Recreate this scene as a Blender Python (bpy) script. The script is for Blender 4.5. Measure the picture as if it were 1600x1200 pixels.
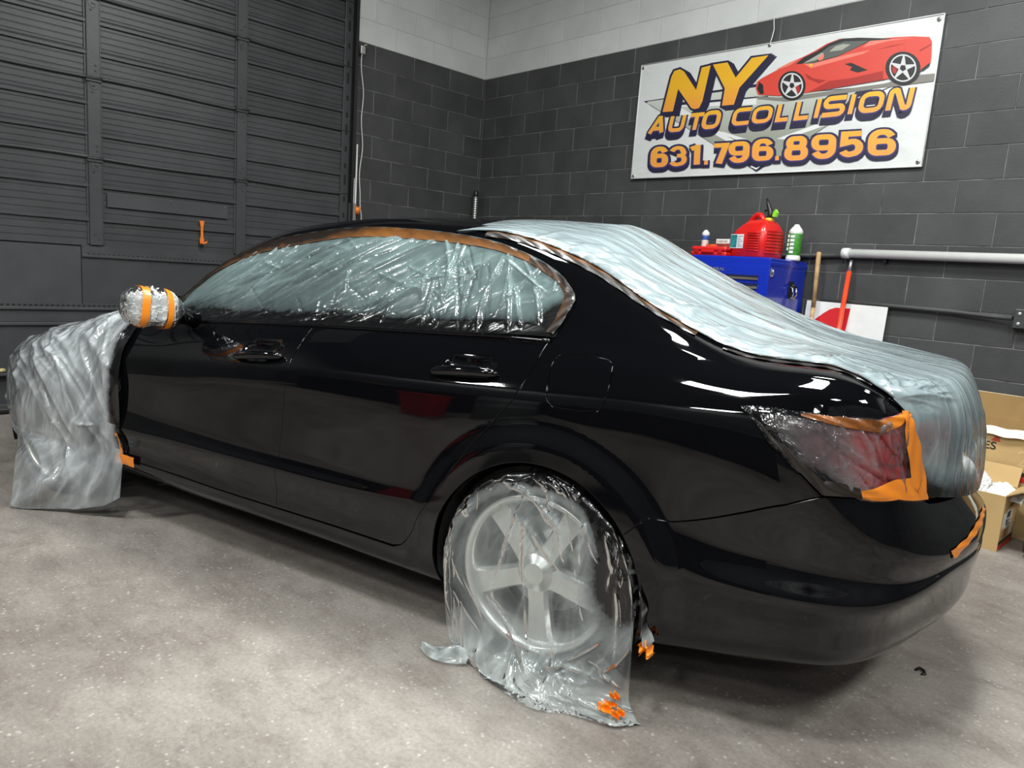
import bpy, bmesh, math, random
import numpy as np
from mathutils import Vector, Matrix
from mathutils.geometry import delaunay_2d_cdt
random.seed(7); RNG = np.random.RandomState(11)
for o in list(bpy.data.objects): bpy.data.objects.remove(o)
SC = bpy.context.scene; COL = SC.collection
# ---------------------------------------------------------------- camera
cam_d = bpy.data.cameras.new('camera'); cam = bpy.data.objects.new('camera', cam_d); COL.objects.link(cam)
cam_d.sensor_width = 36.0; cam_d.lens = 36.0*1125/1600; cam_d.clip_start = .05; cam_d.clip_end = 60
_R = Vector((.8671,.4934,.0702)).normalized(); _F = Vector((-.4790,.8638,-.1556)).normalized()
_R = (_R-_F*_R.dot(_F)).normalized(); _U = _R.cross(_F)
cam.matrix_world = Matrix(((_R.x,_U.x,-_F.x,.957),(_R.y,_U.y,-_F.y,-2.835),(_R.z,_U.z,-_F.z,1.2744),(0,0,0,1)))
SC.camera = cam
# ---------------------------------------------------------------- world, exposure
w = bpy.data.worlds.new('world'); SC.world = w; w.use_nodes = True
w.node_tree.nodes['Background'].inputs[0].default_value = (.8,.86,.9,1)
w.node_tree.nodes['Background'].inputs[1].default_value = .02
SC.view_settings.view_transform = 'Standard'; SC.view_settings.look = 'None'
SC.view_settings.gamma = 1; SC.view_settings.use_curve_mapping = False
SC.view_settings.exposure = 0.0
# room frame: origin in the far corner, s along the banner wall, t along the door wall
CORN = Vector((-3.404, 3.975, 0)); YAW = math.radians(-17.01)
DS = Vector((math.cos(YAW), math.sin(YAW), 0)); DT = Vector((math.sin(YAW), -math.cos(YAW), 0))
def RW(s, t, z): return CORN+DS*s+DT*t+Vector((0,0,z))
def area_lamp(name, s, t, z, sx, sy, power, col=(.97,1,.98), target=None):
    l = bpy.data.lights.new(name, 'AREA'); l.shape = 'RECTANGLE'; l.size = sx; l.size_y = sy; l.energy = power; l.color = col
    o = bpy.data.objects.new(name, l); COL.objects.link(o); o.location = RW(s, t, z)
    o.rotation_euler = (0, 0, YAW)
    o['label'] = 'ceiling light'; return o
LAMPS = [(5.3,5.6,170,'over the car, nearest the camera'),(5.0,2.4,150,'in front of the banner'),(3.2,3.0,85,'near the far corner'),(8.3,2.2,120,'at the right end of the banner wall'),
         (8.3,5.6,120,'over the right side of the shop'),(2.2,9.0,215,'added behind the camera to light the front film'),(6.3,9.4,110,'over the back of the shop'),(9.3,9.2,80,'in the rear right corner')]  # the strongest lamp is added to light the front film and the door
# ---------------------------------------------------------------- helpers
def tag(o, label=None, cat=None, group=None, kind=None):
    if label: o['label'] = label
    if cat: o['category'] = cat
    if group: o['group'] = group
    if kind: o['kind'] = kind
    return o
def thing(name, label, cat, loc=(0,0,0), rz=0, group=None):
    o = bpy.data.objects.new(name, None); COL.objects.link(o); o.empty_display_size = .1
    o.location = loc; o.rotation_euler = (0,0,rz); return tag(o, label, cat, group)
def link(name, me, mat=None, parent=None, label=None, kind=None, loc=None, rot=None):
    o = bpy.data.objects.new(name, me); COL.objects.link(o)
    if mat is not None and len(me.materials) == 0: me.materials.append(mat)
    if parent is not None: o.parent = parent
    if loc is not None: o.location = loc
    if rot is not None: o.rotation_euler = rot
    if label: o['label'] = label
    if kind: o['kind'] = kind
    return o
class MB:
    def __init__(s): s.bm = bmesh.new()
    def box(s, x0, x1, y0, y1, z0, z1, bev=0, M=None):
        v = [s.bm.verts.new((x, y, z)) for x in (x0, x1) for y in (y0, y1) for z in (z0, z1)]
        f = [(0,1,3,2),(4,6,7,5),(0,4,5,1),(2,3,7,6),(0,2,6,4),(1,5,7,3)]
        fs = [s.bm.faces.new([v[i] for i in q]) for q in f]
        if bev > 0:
            es = set(e for q in fs for e in q.edges)
            r = bmesh.ops.bevel(s.bm, geom=list(es), offset=bev, segments=2, profile=.5, affect='EDGES')
            v = list(set(vv for q in r['faces'] for vv in q.verts)|set(x for x in v if x.is_valid))
        if M is not None:
            for x in v: x.co = M@x.co
        return s
    def tube(s, pts, r, n=10, cap=True):
        pts = [Vector(p) for p in pts]; rings = []
        rr = r if isinstance(r, (list, tuple)) else [r]*len(pts)
        up = Vector((0,0,1)); prev = None
        for i, p in enumerate(pts):
            d = (pts[min(i+1,len(pts)-1)]-pts[max(i-1,0)]).normalized()
            a = prev if prev is not None else (up if abs(d.z) < .9 else Vector((1,0,0)))
            x = (a-d*a.dot(d)).normalized(); prev = x; y = d.cross(x)
            rings.append([s.bm.verts.new(p+(x*math.cos(2*math.pi*k/n)+y*math.sin(2*math.pi*k/n))*rr[i]) for k in range(n)])
        for a, b in zip(rings, rings[1:]):
            for k in range(n): s.bm.faces.new((a[k], a[(k+1)%n], b[(k+1)%n], b[k])).smooth = True
        if cap: s.bm.faces.new(rings[0][::-1]); s.bm.faces.new(rings[-1])
        return s
    def lathe(s, prof, n=24, M=None, sx=1, sy=1, pw=2.0, cap=True):
        rings = []
        for r, z in prof:
            ring = []
            for k in range(n):
                a = 2*math.pi*k/n; c, q = math.cos(a), math.sin(a)
                if pw != 2: c = math.copysign(abs(c)**(2/pw), c); q = math.copysign(abs(q)**(2/pw), q)
                co = Vector((r*c*sx, r*q*sy, z)); ring.append(s.bm.verts.new(M@co if M is not None else co))
            rings.append(ring)
        for a, b in zip(rings, rings[1:]):
            for k in range(n): s.bm.faces.new((a[k], a[(k+1)%n], b[(k+1)%n], b[k])).smooth = True
        if cap: s.bm.faces.new(rings[0][::-1]); s.bm.faces.new(rings[-1])
        return s
    def prism(s, poly, z0, z1, M=None):
        M = M or Matrix()
        a = [s.bm.verts.new(M@Vector((x, y, z0))) for x, y in poly]; b = [s.bm.verts.new(M@Vector((x, y, z1))) for x, y in poly]
        n = len(poly)
        s.bm.faces.new(a[::-1]); s.bm.faces.new(b)
        for i in range(n): s.bm.faces.new((a[i], a[(i+1)%n], b[(i+1)%n], b[i]))
        return s
    def mesh(s, name, bevel=0):
        bmesh.ops.recalc_face_normals(s.bm, faces=s.bm.faces)
        me = bpy.data.meshes.new(name); s.bm.to_mesh(me); s.bm.free(); return me
    def build(s, name, mat, parent=None, **k): return link(name, s.mesh(name), mat, parent, **k)
def nmesh(name, V, F, smooth=True, normals=None, attrs=None):
    me = bpy.data.meshes.new(name); me.from_pydata([tuple(map(float, v)) for v in V], [], [tuple(map(int, f)) for f in F])
    if smooth: me.polygons.foreach_set('use_smooth', [True]*len(me.polygons))
    for k, a in (attrs or {}).items():
        at = me.attributes.new(k, 'FLOAT', 'POINT'); at.data.foreach_set('value', np.asarray(a, dtype=np.float32).ravel())
    if normals is not None: me.normals_split_custom_set_from_vertices([tuple(map(float, n)) for n in normals])
    me.update(); return me
def grid_mesh(name, P, attrs=None, thick=0):
    nx, ny = P.shape[:2]; idx = np.arange(nx*ny).reshape(nx, ny)
    F = np.stack([idx[:-1,:-1], idx[1:,:-1], idx[1:,1:], idx[:-1,1:]], -1).reshape(-1, 4)
    return nmesh(name, P.reshape(-1, 3), F, attrs=attrs)
# ---------------------------------------------------------------- materials
class NT:
    def __init__(s, name):
        s.m = bpy.data.materials.new(name); s.m.use_nodes = True; s.t = s.m.node_tree; s.p = s.t.nodes['Principled BSDF']; s.out = s.t.nodes['Material Output']
    def n(s, typ, **k):
        nd = s.t.nodes.new(typ)
        for a, b in k.items():
            if a.startswith('i_'): nd.inputs[a[2:].replace('_', ' ')].default_value = b
            else: setattr(nd, a, b)
        return nd
    def l(s, a, b): s.t.links.new(a, b)
    def noise(s, scale, detail=4, rough=.5, vec=None, dist=0, sc=None):
        nd = s.n('ShaderNodeTexNoise'); nd.inputs['Scale'].default_value = scale; nd.inputs['Detail'].default_value = detail
        nd.inputs['Roughness'].default_value = rough; nd.inputs['Distortion'].default_value = dist
        if vec is None: vec = s.obj()
        if sc:
            mp = s.n('ShaderNodeMapping'); mp.inputs['Scale'].default_value = sc; s.l(vec, mp.inputs[0]); vec = mp.outputs[0]
        s.l(vec, nd.inputs['Vector']); return nd.outputs['Fac']
    def obj(s): return s.n('ShaderNodeTexCoord').outputs['Object']
    def ramp(s, fac, stops):
        r = s.n('ShaderNodeValToRGB'); e = r.color_ramp.elements
        e[0].position, e[0].color = stops[0][0], (*stops[0][1], 1); e[1].position, e[1].color = stops[-1][0], (*stops[-1][1], 1)
        for p, c in stops[1:-1]: q = e.new(p); q.color = (*c, 1)
        s.l(fac, r.inputs[0]); return r.outputs[0]
    def math(s, op, a, b=None, c=None):
        nd = s.n('ShaderNodeMath', operation=op)
        for i, x in enumerate((a, b, c)):
            if x is None: continue
            if isinstance(x, (int, float)): nd.inputs[i].default_value = x
            else: s.l(x, nd.inputs[i])
        return nd.outputs[0]
    def mix(s, fac, a, b):
        nd = s.n('ShaderNodeMix', data_type='RGBA')
        for i, x in ((0, fac), (6, a), (7, b)):
            if isinstance(x, (int, float)): nd.inputs[i].default_value = x
            elif isinstance(x, tuple): nd.inputs[i].default_value = (*x, 1)
            else: s.l(x, nd.inputs[i])
        return nd.outputs[2]
    def bump(s, h, strength=.3, dist=.01, to=None):
        b = s.n('ShaderNodeBump'); b.inputs['Strength'].default_value = strength; b.inputs['Distance'].default_value = dist
        s.l(h, b.inputs['Height']); s.l(b.outputs[0], (to or s.p).inputs['Normal']); return b
    def set(s, **k):
        for a, b in k.items():
            inp = s.p.inputs[a.replace('_', ' ')]
            if hasattr(b, 'links') or hasattr(b, 'is_linked'): s.l(b, inp)
            elif isinstance(b, tuple): inp.default_value = (*b, 1)
            else: inp.default_value = b
        return s
def flat(name, col, rough=.5, metal=0, var=.12, scale=12, coat=0, bump=0):
    t = NT(name); n = t.noise(scale, 4)
    d = tuple(c*(1-var) for c in col); e = tuple(min(1, c*(1+var)) for c in col)
    t.set(Base_Color=t.ramp(n, [(.3, d), (.7, e)]), Roughness=rough, Metallic=metal, Coat_Weight=coat)
    if bump: t.bump(t.noise(scale*6, 3), bump, .002)
    return t.m
def mat_floor():
    t = NT('worn_concrete'); a = t.noise(.9, 8, .62, dist=.6); b = t.noise(5, 10, .72, dist=.35, sc=(1,2.0,1)); c = t.noise(75, 5, .8)
    base = t.ramp(a, [(.30,(.155,.135,.120)),(.48,(.235,.210,.188)),(.66,(.315,.287,.260))])
    sw = t.ramp(b, [(.35,(.74,.72,.71)),(.55,(1,1,1)),(.75,(1.10,1.10,1.10))])
    m = t.n('ShaderNodeMix', data_type='RGBA', blend_type='MULTIPLY'); m.inputs[0].default_value = .8; t.l(base, m.inputs[6]); t.l(sw, m.inputs[7])
    gr = t.ramp(c, [(.30,(.66,.65,.64)),(.5,(1,1,1)),(.72,(1.28,1.27,1.26))]); m3 = t.n('ShaderNodeMix', data_type='RGBA', blend_type='MULTIPLY'); m3.inputs[0].default_value = .75; t.l(m.outputs[2], m3.inputs[6]); t.l(gr, m3.inputs[7]); m = m3
    v = t.n('ShaderNodeTexVoronoi'); v.inputs['Scale'].default_value = 48; t.l(t.obj(), v.inputs['Vector'])
    sp = t.ramp(v.outputs['Distance'], [(.14,(1,1,1)),(.30,(0,0,0))])
    c2 = t.ramp(t.noise(16, 4, .7), [(.47,(0,0,0)),(.60,(1,1,1))])
    f = t.math('MULTIPLY', t.math('MULTIPLY', sp, c2), .6)
    col = t.mix(f, m.outputs[2], (.52,.50,.47))
    st = t.ramp(t.noise(1.7, 6, .7, dist=1.5), [(.60,(0,0,0)),(.75,(1,1,1))])
    col = t.mix(t.math('MULTIPLY', st, .55), col, (.075,.062,.055))
    sm = t.ramp(t.noise(14, 5, .7), [(.70,(0,0,0)),(.74,(1,1,1))])
    col = t.mix(t.math('MULTIPLY', sm, .5), col, (.06,.055,.05))
    t.set(Base_Color=col, Roughness=t.ramp(b, [(.3,(.40,.40,.40)),(.7,(.62,.62,.62))]), Specular_IOR_Level=.35)
    t.bump(t.math('ADD', t.math('MULTIPLY', c, .5), b), .12, .004); return t.m
def mat_block(name, c0, c1, rough=.55, chip=0):
    t = NT(name); ob = t.n('ShaderNodeObjectInfo').outputs['Random']
    geo = t.n('ShaderNodeNewGeometry').outputs['Position']
    n = t.noise(3, 6, .6, vec=geo); n2 = t.noise(90, 4, .7, vec=geo)
    col = t.ramp(t.math('ADD', t.math('MULTIPLY', n, .8), t.math('MULTIPLY', ob, .2)), [(.35, c0), (.7, c1)])
    if chip:
        k = t.ramp(t.noise(17, 5, .8, vec=geo), [(.735,(0,0,0)),(.75,(1,1,1))]); col = t.mix(t.math('MULTIPLY', k, .7), col, (.35,.35,.34))
    t.set(Base_Color=col, Roughness=rough, Specular_IOR_Level=.35); t.bump(n2, .35, .003); return t.m
M_floor = mat_floor()
M_dark = mat_block('dark_grey_block_paint', (.046,.047,.048), (.072,.073,.074), .5, 1)
M_light = mat_block('pale_grey_block_paint', (.56,.57,.56), (.66,.67,.66), .6)
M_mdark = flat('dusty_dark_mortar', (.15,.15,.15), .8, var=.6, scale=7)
M_mlight = flat('pale_mortar', (.50,.50,.49), .8)
M_ceil = flat('dark_ceiling_deck', (.10,.10,.10), .8)
M_door = mat_block('charcoal_door_paint', (.044,.045,.048), (.064,.066,.070), .36)
def paint_black():
    t = NT('wet_black_car_paint'); t.set(Base_Color=(.0022,.0023,.003), Roughness=.03, IOR=1.48)
    n = t.noise(260, 2); t.bump(n, .012, .001); return t.m
M_car = paint_black()
M_blackmatte = flat('matt_black_underside', (.006,.006,.006), .8)
M_glass = NT('dark_window_glass').set(Base_Color=(.01,.013,.014), Roughness=.03, Coat_Weight=1.0).m
M_tyre = flat('black_tyre_rubber', (.015,.015,.015), .75, bump=.3)
M_rim = flat('satin_silver_rim', (.62,.62,.60), .33, .75, var=.05)
M_chrome = flat('chrome', (.8,.8,.8), .12, 1, var=.03)
M_steel = flat('galvanised_steel', (.55,.55,.53), .35, .85, var=.1, scale=30)
M_white = flat('white_plastic', (.75,.76,.75), .4, var=.04)
M_blackpl = flat('black_plastic', (.012,.012,.012), .4)
M_orange = flat('orange_plastic', (.80,.20,.02), .4, var=.08)
M_red = flat('red_plastic', (.62,.012,.010), .32, var=.08, coat=.3)
M_redlens = flat('red_lamp_lens', (.45,.008,.012), .1, var=.1, coat=1)
def mat_film(name, col=(.66,.76,.76), rough=.28, sc=(1,1,1), nscale=14, strength=.5, dist=.006, rot=None, k=.62):
    """thin polythene: haze = how much the film scatters, paint = black overspray on it"""
    t = NT(name); hz = t.n('ShaderNodeAttribute', attribute_name='haze').outputs['Fac']; pt = t.n('ShaderNodeAttribute', attribute_name='paint').outputs['Fac']
    vv = t.obj()
    if rot: mp = t.n('ShaderNodeMapping'); mp.inputs['Rotation'].default_value = rot; t.l(vv, mp.inputs[0]); vv = mp.outputs[0]
    a = t.noise(nscale, 4, .5, vec=vv, sc=sc, dist=.3); b = t.noise(nscale*3.3, 2, .5, vec=vv, sc=sc, dist=.2)
    rid = t.math('ABSOLUTE', t.math('SUBTRACT', a, .5)); rid = t.math('POWER', t.math('MAXIMUM', t.math('SUBTRACT', 1.0, t.math('MULTIPLY', rid, 4.5)), 0.0), 3)
    h = t.math('ADD', rid, t.math('MULTIPLY', b, .35))
    sp = t.noise(40, 4, .7)
    pm = t.math('MULTIPLY', t.math('SUBTRACT', t.math('ADD', pt, t.math('MULTIPLY', sp, .4)), .32), 1.25)
    cl = t.n('ShaderNodeClamp'); t.l(pm, cl.inputs[0]); pm = cl.outputs[0]
    t.set(Base_Color=t.mix(pm, col, (.004,.004,.005)), Roughness=rough, Specular_IOR_Level=.6, Coat_Weight=.35, Coat_Roughness=.08)
    tr = t.n('ShaderNodeBsdfTranslucent'); t.l(t.mix(pm, col, (.002,.002,.002)), tr.inputs[0])
    ms = t.n('ShaderNodeMixShader'); ms.inputs[0].default_value = .28; t.l(t.p.outputs[0], ms.inputs[1]); t.l(tr.outputs[0], ms.inputs[2])
    tp = t.n('ShaderNodeBsdfTransparent'); tp.inputs[0].default_value = (.96,.98,.98,1)
    fac = t.math('ADD', t.math('MULTIPLY', hz, t.math('ADD', k, t.math('MULTIPLY', rid, .5))), pm)
    cl2 = t.n('ShaderNodeClamp'); t.l(fac, cl2.inputs[0])
    m2 = t.n('ShaderNodeMixShader'); t.l(cl2.outputs[0], m2.inputs[0]); t.l(tp.outputs[0], m2.inputs[1]); t.l(ms.outputs[0], m2.inputs[2])
    gl = t.n('ShaderNodeBsdfGlossy'); gl.inputs['Roughness'].default_value = .15; fr = t.n('ShaderNodeFresnel'); fr.inputs[0].default_value = 1.35
    m3 = t.n('ShaderNodeMixShader'); t.l(fr.outputs[0], m3.inputs[0]); t.l(m2.outputs[0], m3.inputs[1]); t.l(gl.outputs[0], m3.inputs[2])
    bp = t.bump(h, strength, dist); t.l(bp.outputs[0], gl.inputs['Normal']); t.l(bp.outputs[0], fr.inputs['Normal'])
    t.l(m3.outputs[0], t.out.inputs[0]); return t.m
def mat_tape(name='orange_masking_tape', col=(.72,.21,.015), paint=.5, hi=1.0):
    t = NT(name); n = t.noise(9, 6, .7); g = t.n('ShaderNodeAttribute', attribute_name='paint').outputs['Fac']
    f = t.math('MULTIPLY', t.math('SUBTRACT', t.math('ADD', t.math('MULTIPLY', n, .5), g), 1-paint), 2.5); cl = t.n('ShaderNodeClamp'); t.l(f, cl.inputs[0])
    t.set(Base_Color=t.mix(cl.outputs[0], col, (.010,.006,.004)), Roughness=.35, Coat_Weight=.3); t.bump(t.noise(120, 3, sc=(1,1,6)), .3, .001); return t.m
# ---------------------------------------------------------------- car body surface (numpy loft)
# x = rearwards from the rear axle, y = towards the car's right, z = up
def _pchip(xs, ys, x):
    xs = np.asarray(xs, float); ys = np.asarray(ys, float); x = np.asarray(x, float)
    if len(xs) == 1: return np.full_like(x, ys[0])
    h = np.diff(xs); dl = np.diff(ys)/h
    m = np.zeros(len(xs))
    for i in range(1, len(xs)-1):
        if dl[i-1]*dl[i] > 0:
            w1 = 2*h[i]+h[i-1]; w2 = h[i]+2*h[i-1]
            m[i] = (w1+w2)/(w1/dl[i-1]+w2/dl[i])
    m[0] = dl[0]; m[-1] = dl[-1]
    xc = np.clip(x, xs[0], xs[-1])
    i = np.clip(np.searchsorted(xs, xc)-1, 0, len(xs)-2)
    t = (xc-xs[i])/h[i]
    return ((2*t**3-3*t**2+1)*ys[i]+(t**3-2*t**2+t)*h[i]*m[i]+(-2*t**3+3*t**2)*ys[i+1]+(t**3-t**2)*h[i]*m[i+1])
def _natural(xk, Y):            # natural cubic spline second derivatives for columns of Y (K,M)
    K = len(xk); h = np.diff(xk)
    A = np.zeros((K, K)); B = np.zeros((K, Y.shape[1])); A[0, 0] = A[-1, -1] = 1
    for i in range(1, K-1):
        A[i, i-1] = h[i-1]; A[i, i] = 2*(h[i-1]+h[i]); A[i, i+1] = h[i]
        B[i] = 6*((Y[i+1]-Y[i])/h[i]-(Y[i]-Y[i-1])/h[i-1])
    return np.linalg.solve(A, B)
PLAN = [(-3.75,0),(-3.71,-.25),(-3.63,-.46),(-3.48,-.645),(-3.22,-.80),(-2.8,-.892),(-2.2,-.915),(-1.5,-.925),(-.8,-.928),(0,-.925),(.4,-.917),(.6,-.905),(.8,-.885),(.94,-.825),(1.04,-.70),(1.13,-.5),(1.20,-.27),(1.23,0)]
_pu = [0.0]
for _a, _b in zip(PLAN, PLAN[1:]): _pu.append(_pu[-1]+math.hypot(_b[0]-_a[0], _b[1]-_a[1]))
_pu = np.array(_pu); _pu = _pu-_pu[9]                      # u = 0 at x = 0
UMIN, UMAX = float(_pu[0]), float(_pu[-1])
_PM = _natural(_pu, np.array(PLAN))
def plan(u):
    u = np.asarray(u, float); P = np.array(PLAN)
    i = np.clip(np.searchsorted(_pu, u)-1, 0, len(_pu)-2)
    h = _pu[i+1]-_pu[i]; a = ((_pu[i+1]-u)/h)[..., None]; b = ((u-_pu[i])/h)[..., None]; h = h[..., None]
    p = a*P[i]+b*P[i+1]+((a**3-a)*_PM[i]+(b**3-b)*_PM[i+1])*h*h/6
    d = (P[i+1]-P[i])/h+((3*b*b-1)*_PM[i+1]-(3*a*a-1)*_PM[i])*h/6
    d = d/np.linalg.norm(d, axis=-1, keepdims=True)
    return p, d
# stations: u -> 16 (z, inset) pairs from the sill to the roof edge
ST = {
 -4.25: [(.22,.14),(.24,.09),(.30,.05),(.35,.03),(.40,.01),(.46,.0),(.52,.0),(.56,.005),(.58,.012),(.60,.03),(.62,.05),(.625,.06),(.65,.10),(.665,.14),(.675,.18),(.68,.22)],
 -3.80: [(.22,.13),(.24,.08),(.30,.04),(.35,.02),(.41,.005),(.48,.0),(.54,.0),(.585,.005),(.605,.012),(.635,.03),(.655,.055),(.66,.065),(.68,.11),(.692,.15),(.70,.19),(.705,.24)],
 -3.20: [(.22,.12),(.25,.06),(.31,.03),(.36,.015),(.43,.0),(.53,.0),(.60,.0),(.65,.0),(.67,.006),(.70,.03),(.725,.06),(.73,.07),(.748,.115),(.758,.15),(.764,.19),(.77,.25)],
 -2.60: [(.21,.11),(.25,.04),(.31,.02),(.36,.012),(.44,.0),(.58,.0),(.67,.0),(.73,-.002),(.75,.004),(.79,.03),(.83,.06),(.84,.07),(.865,.115),(.88,.15),(.89,.19),(.90,.25)],
 -2.15: [(0.21, 0.1), (0.26, 0.03), (0.31, 0.017), (0.36, 0.018), (0.425, -0.002), (0.505, 0.003), (0.66, 0.0), (0.765, -0.003), (0.785, 0.003), (0.84, 0.03), (0.91, 0.075), (0.925, 0.09), (0.945, 0.13), (0.965, 0.17), (0.98, 0.21), (1.0, 0.25)],
 -1.95: [(0.21, 0.1), (0.26, 0.03), (0.31, 0.017), (0.36, 0.018), (0.43, -0.003), (0.505, 0.003), (0.66, 0.0), (0.775, -0.004), (0.795, 0.002), (0.85, 0.03), (0.935, 0.095), (0.95, 0.11), (0.99, 0.145), (1.045, 0.19), (1.09, 0.225), (1.115, 0.27)],
 -1.75: [(0.2, 0.1), (0.255, 0.03), (0.31, 0.016), (0.36, 0.017), (0.435, -0.003), (0.505, 0.003), (0.66, 0.0), (0.79, -0.004), (0.81, 0.002), (0.865, 0.03), (0.96, 0.1), (0.975, 0.12), (1.06, 0.17), (1.18, 0.235), (1.235, 0.275), (1.265, 0.32)],
 -1.40: [(0.2, 0.1), (0.25, 0.03), (0.305, 0.015), (0.36, 0.016), (0.44, -0.003), (0.505, 0.003), (0.69, 0.0), (0.82, -0.004), (0.84, 0.002), (0.895, 0.03), (0.99, 0.105), (1.005, 0.125), (1.12, 0.185), (1.3, 0.28), (1.365, 0.32), (1.395, 0.37)],
 -0.90: [(0.2, 0.1), (0.24, 0.03), (0.305, 0.015), (0.36, 0.015), (0.44, -0.003), (0.505, 0.003), (0.69, 0.0), (0.86, -0.004), (0.88, 0.002), (0.935, 0.03), (1.02, 0.105), (1.035, 0.125), (1.17, 0.195), (1.365, 0.295), (1.42, 0.34), (1.445, 0.39)],
 -0.45: [(0.2, 0.1), (0.225, 0.03), (0.3, 0.012), (0.36, 0.01), (0.44, 0.0), (0.515, 0.001), (0.69, 0.0), (0.88, -0.004), (0.9, 0.002), (0.955, 0.03), (1.045, 0.105), (1.06, 0.12), (1.19, 0.19), (1.35, 0.275), (1.4, 0.315), (1.43, 0.375)],
  0.00: [(.20,.10),(.22,.03),(.30,.008),(.36,.005),(.45,.0),(.60,.0),(.78,.0),(.905,-.004),(.925,.002),(.975,.025),(1.065,.085),(1.08,.097),(1.16,.15),(1.24,.21),(1.285,.255),(1.315,.32)],
  0.15: [(.205,.10),(.225,.03),(.30,.010),(.365,.005),(.45,.0),(.59,.0),(.765,.0),(.915,-.004),(.935,.002),(.982,.024),(1.05,.073),(1.063,.085),(1.12,.13),(1.18,.183),(1.215,.225),(1.238,.285)],
  0.30: [(.21,.10),(.23,.03),(.30,.012),(.37,.005),(.45,.0),(.595,.0),(.775,.0),(.925,-.004),(.945,.002),(.985,.022),(1.04,.06),(1.05,.07),(1.088,.105),(1.125,.15),(1.15,.19),(1.167,.245)],
  0.60: [(.23,.12),(.255,.045),(.32,.022),(.38,.018),(.45,-.004),(.55,.010),(.755,.0),(.92,-.002),(.945,.003),(.985,.022),(1.02,.055),(1.027,.065),(1.045,.10),(1.058,.135),(1.067,.175),(1.072,.22)],
  0.80: [(.25,.13),(.275,.06),(.33,.032),(.39,.022),(.455,-.006),(.545,.012),(.70,.002),(.855,.004),(.89,.007),(.955,.018),(1.018,.04),(1.025,.048),(1.048,.08),(1.062,.11),(1.07,.145),(1.074,.185)],
  0.96: [(.26,.13),(.285,.065),(.34,.034),(.40,.022),(.465,-.006),(.54,.010),(.645,.0),(.77,.016),(.81,.021),(.885,.028),(.975,.037),(.985,.041),(1.014,.062),(1.036,.088),(1.046,.118),(1.050,.15)],
  1.12: [(.27,.13),(.29,.07),(.35,.036),(.41,.024),(.48,-.002),(.53,.006),(.605,.0),(.725,.028),(.765,.037),(.845,.046),(.945,.054),(.957,.057),(.987,.070),(1.012,.09),(1.024,.12),(1.028,.15)],
  1.33: [(.28,.12),(.30,.07),(.36,.03),(.42,.02),(.50,.0),(.54,.0),(.60,.002),(.70,.045),(.735,.058),(.82,.070),(.945,.066),(.957,.066),(.998,.072),(1.03,.088),(1.045,.115),(1.05,.15)],
  1.84: [(.28,.11),(.30,.06),(.36,.02),(.42,.01),(.50,.0),(.54,.0),(.61,.0),(.69,.055),(.725,.072),(.82,.084),(.96,.070),(.975,.068),(1.015,.074),(1.045,.09),(1.06,.115),(1.066,.16)],
}
_ref = [(.20,.10),(.24,.03),(.305,.015),(.36,.015),(.44,-.003),(.60,.004),(.75,.0),(.86,-.004),(.88,.002),(.935,.03),(1.02,.105),(1.035,.125),(1.17,.195),(1.365,.295),(1.42,.34),(1.445,.39)]
VK = [0.0]
for _a, _b in zip(_ref, _ref[1:]): VK.append(VK[-1]+max(.03, math.hypot(_b[0]-_a[0], _b[1]-_a[1])))
VK = np.array(VK)
_us = sorted(ST); _ug = np.arange(UMIN, UMAX+.0049, .01)
def _smooth(a, s=5):
    k = np.exp(-.5*(np.arange(-3*s, 3*s+1)/s)**2); k /= k.sum()
    p = np.concatenate([2*a[0]-a[3*s:0:-1], a, 2*a[-1]-a[-2:-3*s-2:-1]])
    return np.convolve(p, k, 'valid')
_Z = np.array([_smooth(_pchip(_us, [ST[u][k][0] for u in _us], _ug)) for k in range(16)])
_D = np.array([_smooth(_pchip(_us, [ST[u][k][1] for u in _us], _ug)) for k in range(16)])
_MZ, _MD = _natural(VK, _Z), _natural(VK, _D)
def _ev(T, M, u, v):
    fu = np.clip((u-UMIN)/.01, 0, len(_ug)-1.001); iu = fu.astype(int); tu = fu-iu
    v = np.clip(v, VK[0], VK[-1]); k = np.clip(np.searchsorted(VK, v)-1, 0, 14)
    h = VK[k+1]-VK[k]; a = (VK[k+1]-v)/h; b = (v-VK[k])/h
    o = 0
    for j, w in ((0, 1-tu), (1, tu)):
        o = o+w*(a*T[k, iu+j]+b*T[k+1, iu+j]+((a**3-a)*M[k, iu+j]+(b**3-b)*M[k+1, iu+j])*h*h/6)
    return o
ARCH = (0.01, .335, .362)
def _flare(x, z, cx):
    r = np.hypot(x-cx, z-.335)
    t = np.clip((.495-r)/.085, 0, 1); t = t*t*(3-2*t)
    fade = np.clip((z-.20)/.12, 0, 1)
    return -.015*t*fade
def surf(u, v, off=0.0):
    u = np.asarray(u, float); v = np.asarray(v, float)
    z = _ev(_Z, _MZ, u, v); d = _ev(_D, _MD, u, v)
    p, t = plan(u)
    q = np.clip(z-.38, 0, .60); d = d+.060*np.where(q < .2, q*q/.4, q-.1)-.010      # tumblehome of the flanks
    d = d+_flare(p[..., 0], z, .01)+_flare(p[..., 0], z, -2.76)
    n = np.stack([-t[..., 1], t[..., 0]], -1)             # inward (towards +y on the side)
    xy = p+n*d[..., None]
    P = np.concatenate([xy, z[..., None]], -1)
    if np.any(np.asarray(off) != 0): P = P+surfn(u, v)*np.asarray(off)[..., None]
    return P
def surfn(u, v):
    e = .004
    du = surf(np.clip(u+e, UMIN, UMAX), v)-surf(np.clip(u-e, UMIN, UMAX), v)
    dv = surf(u, np.clip(v+e, VK[0], VK[-1]))-surf(u, np.clip(v-e, VK[0], VK[-1]))
    n = np.cross(du, dv); n /= np.linalg.norm(n, axis=-1, keepdims=True)+1e-12
    return n
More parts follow.
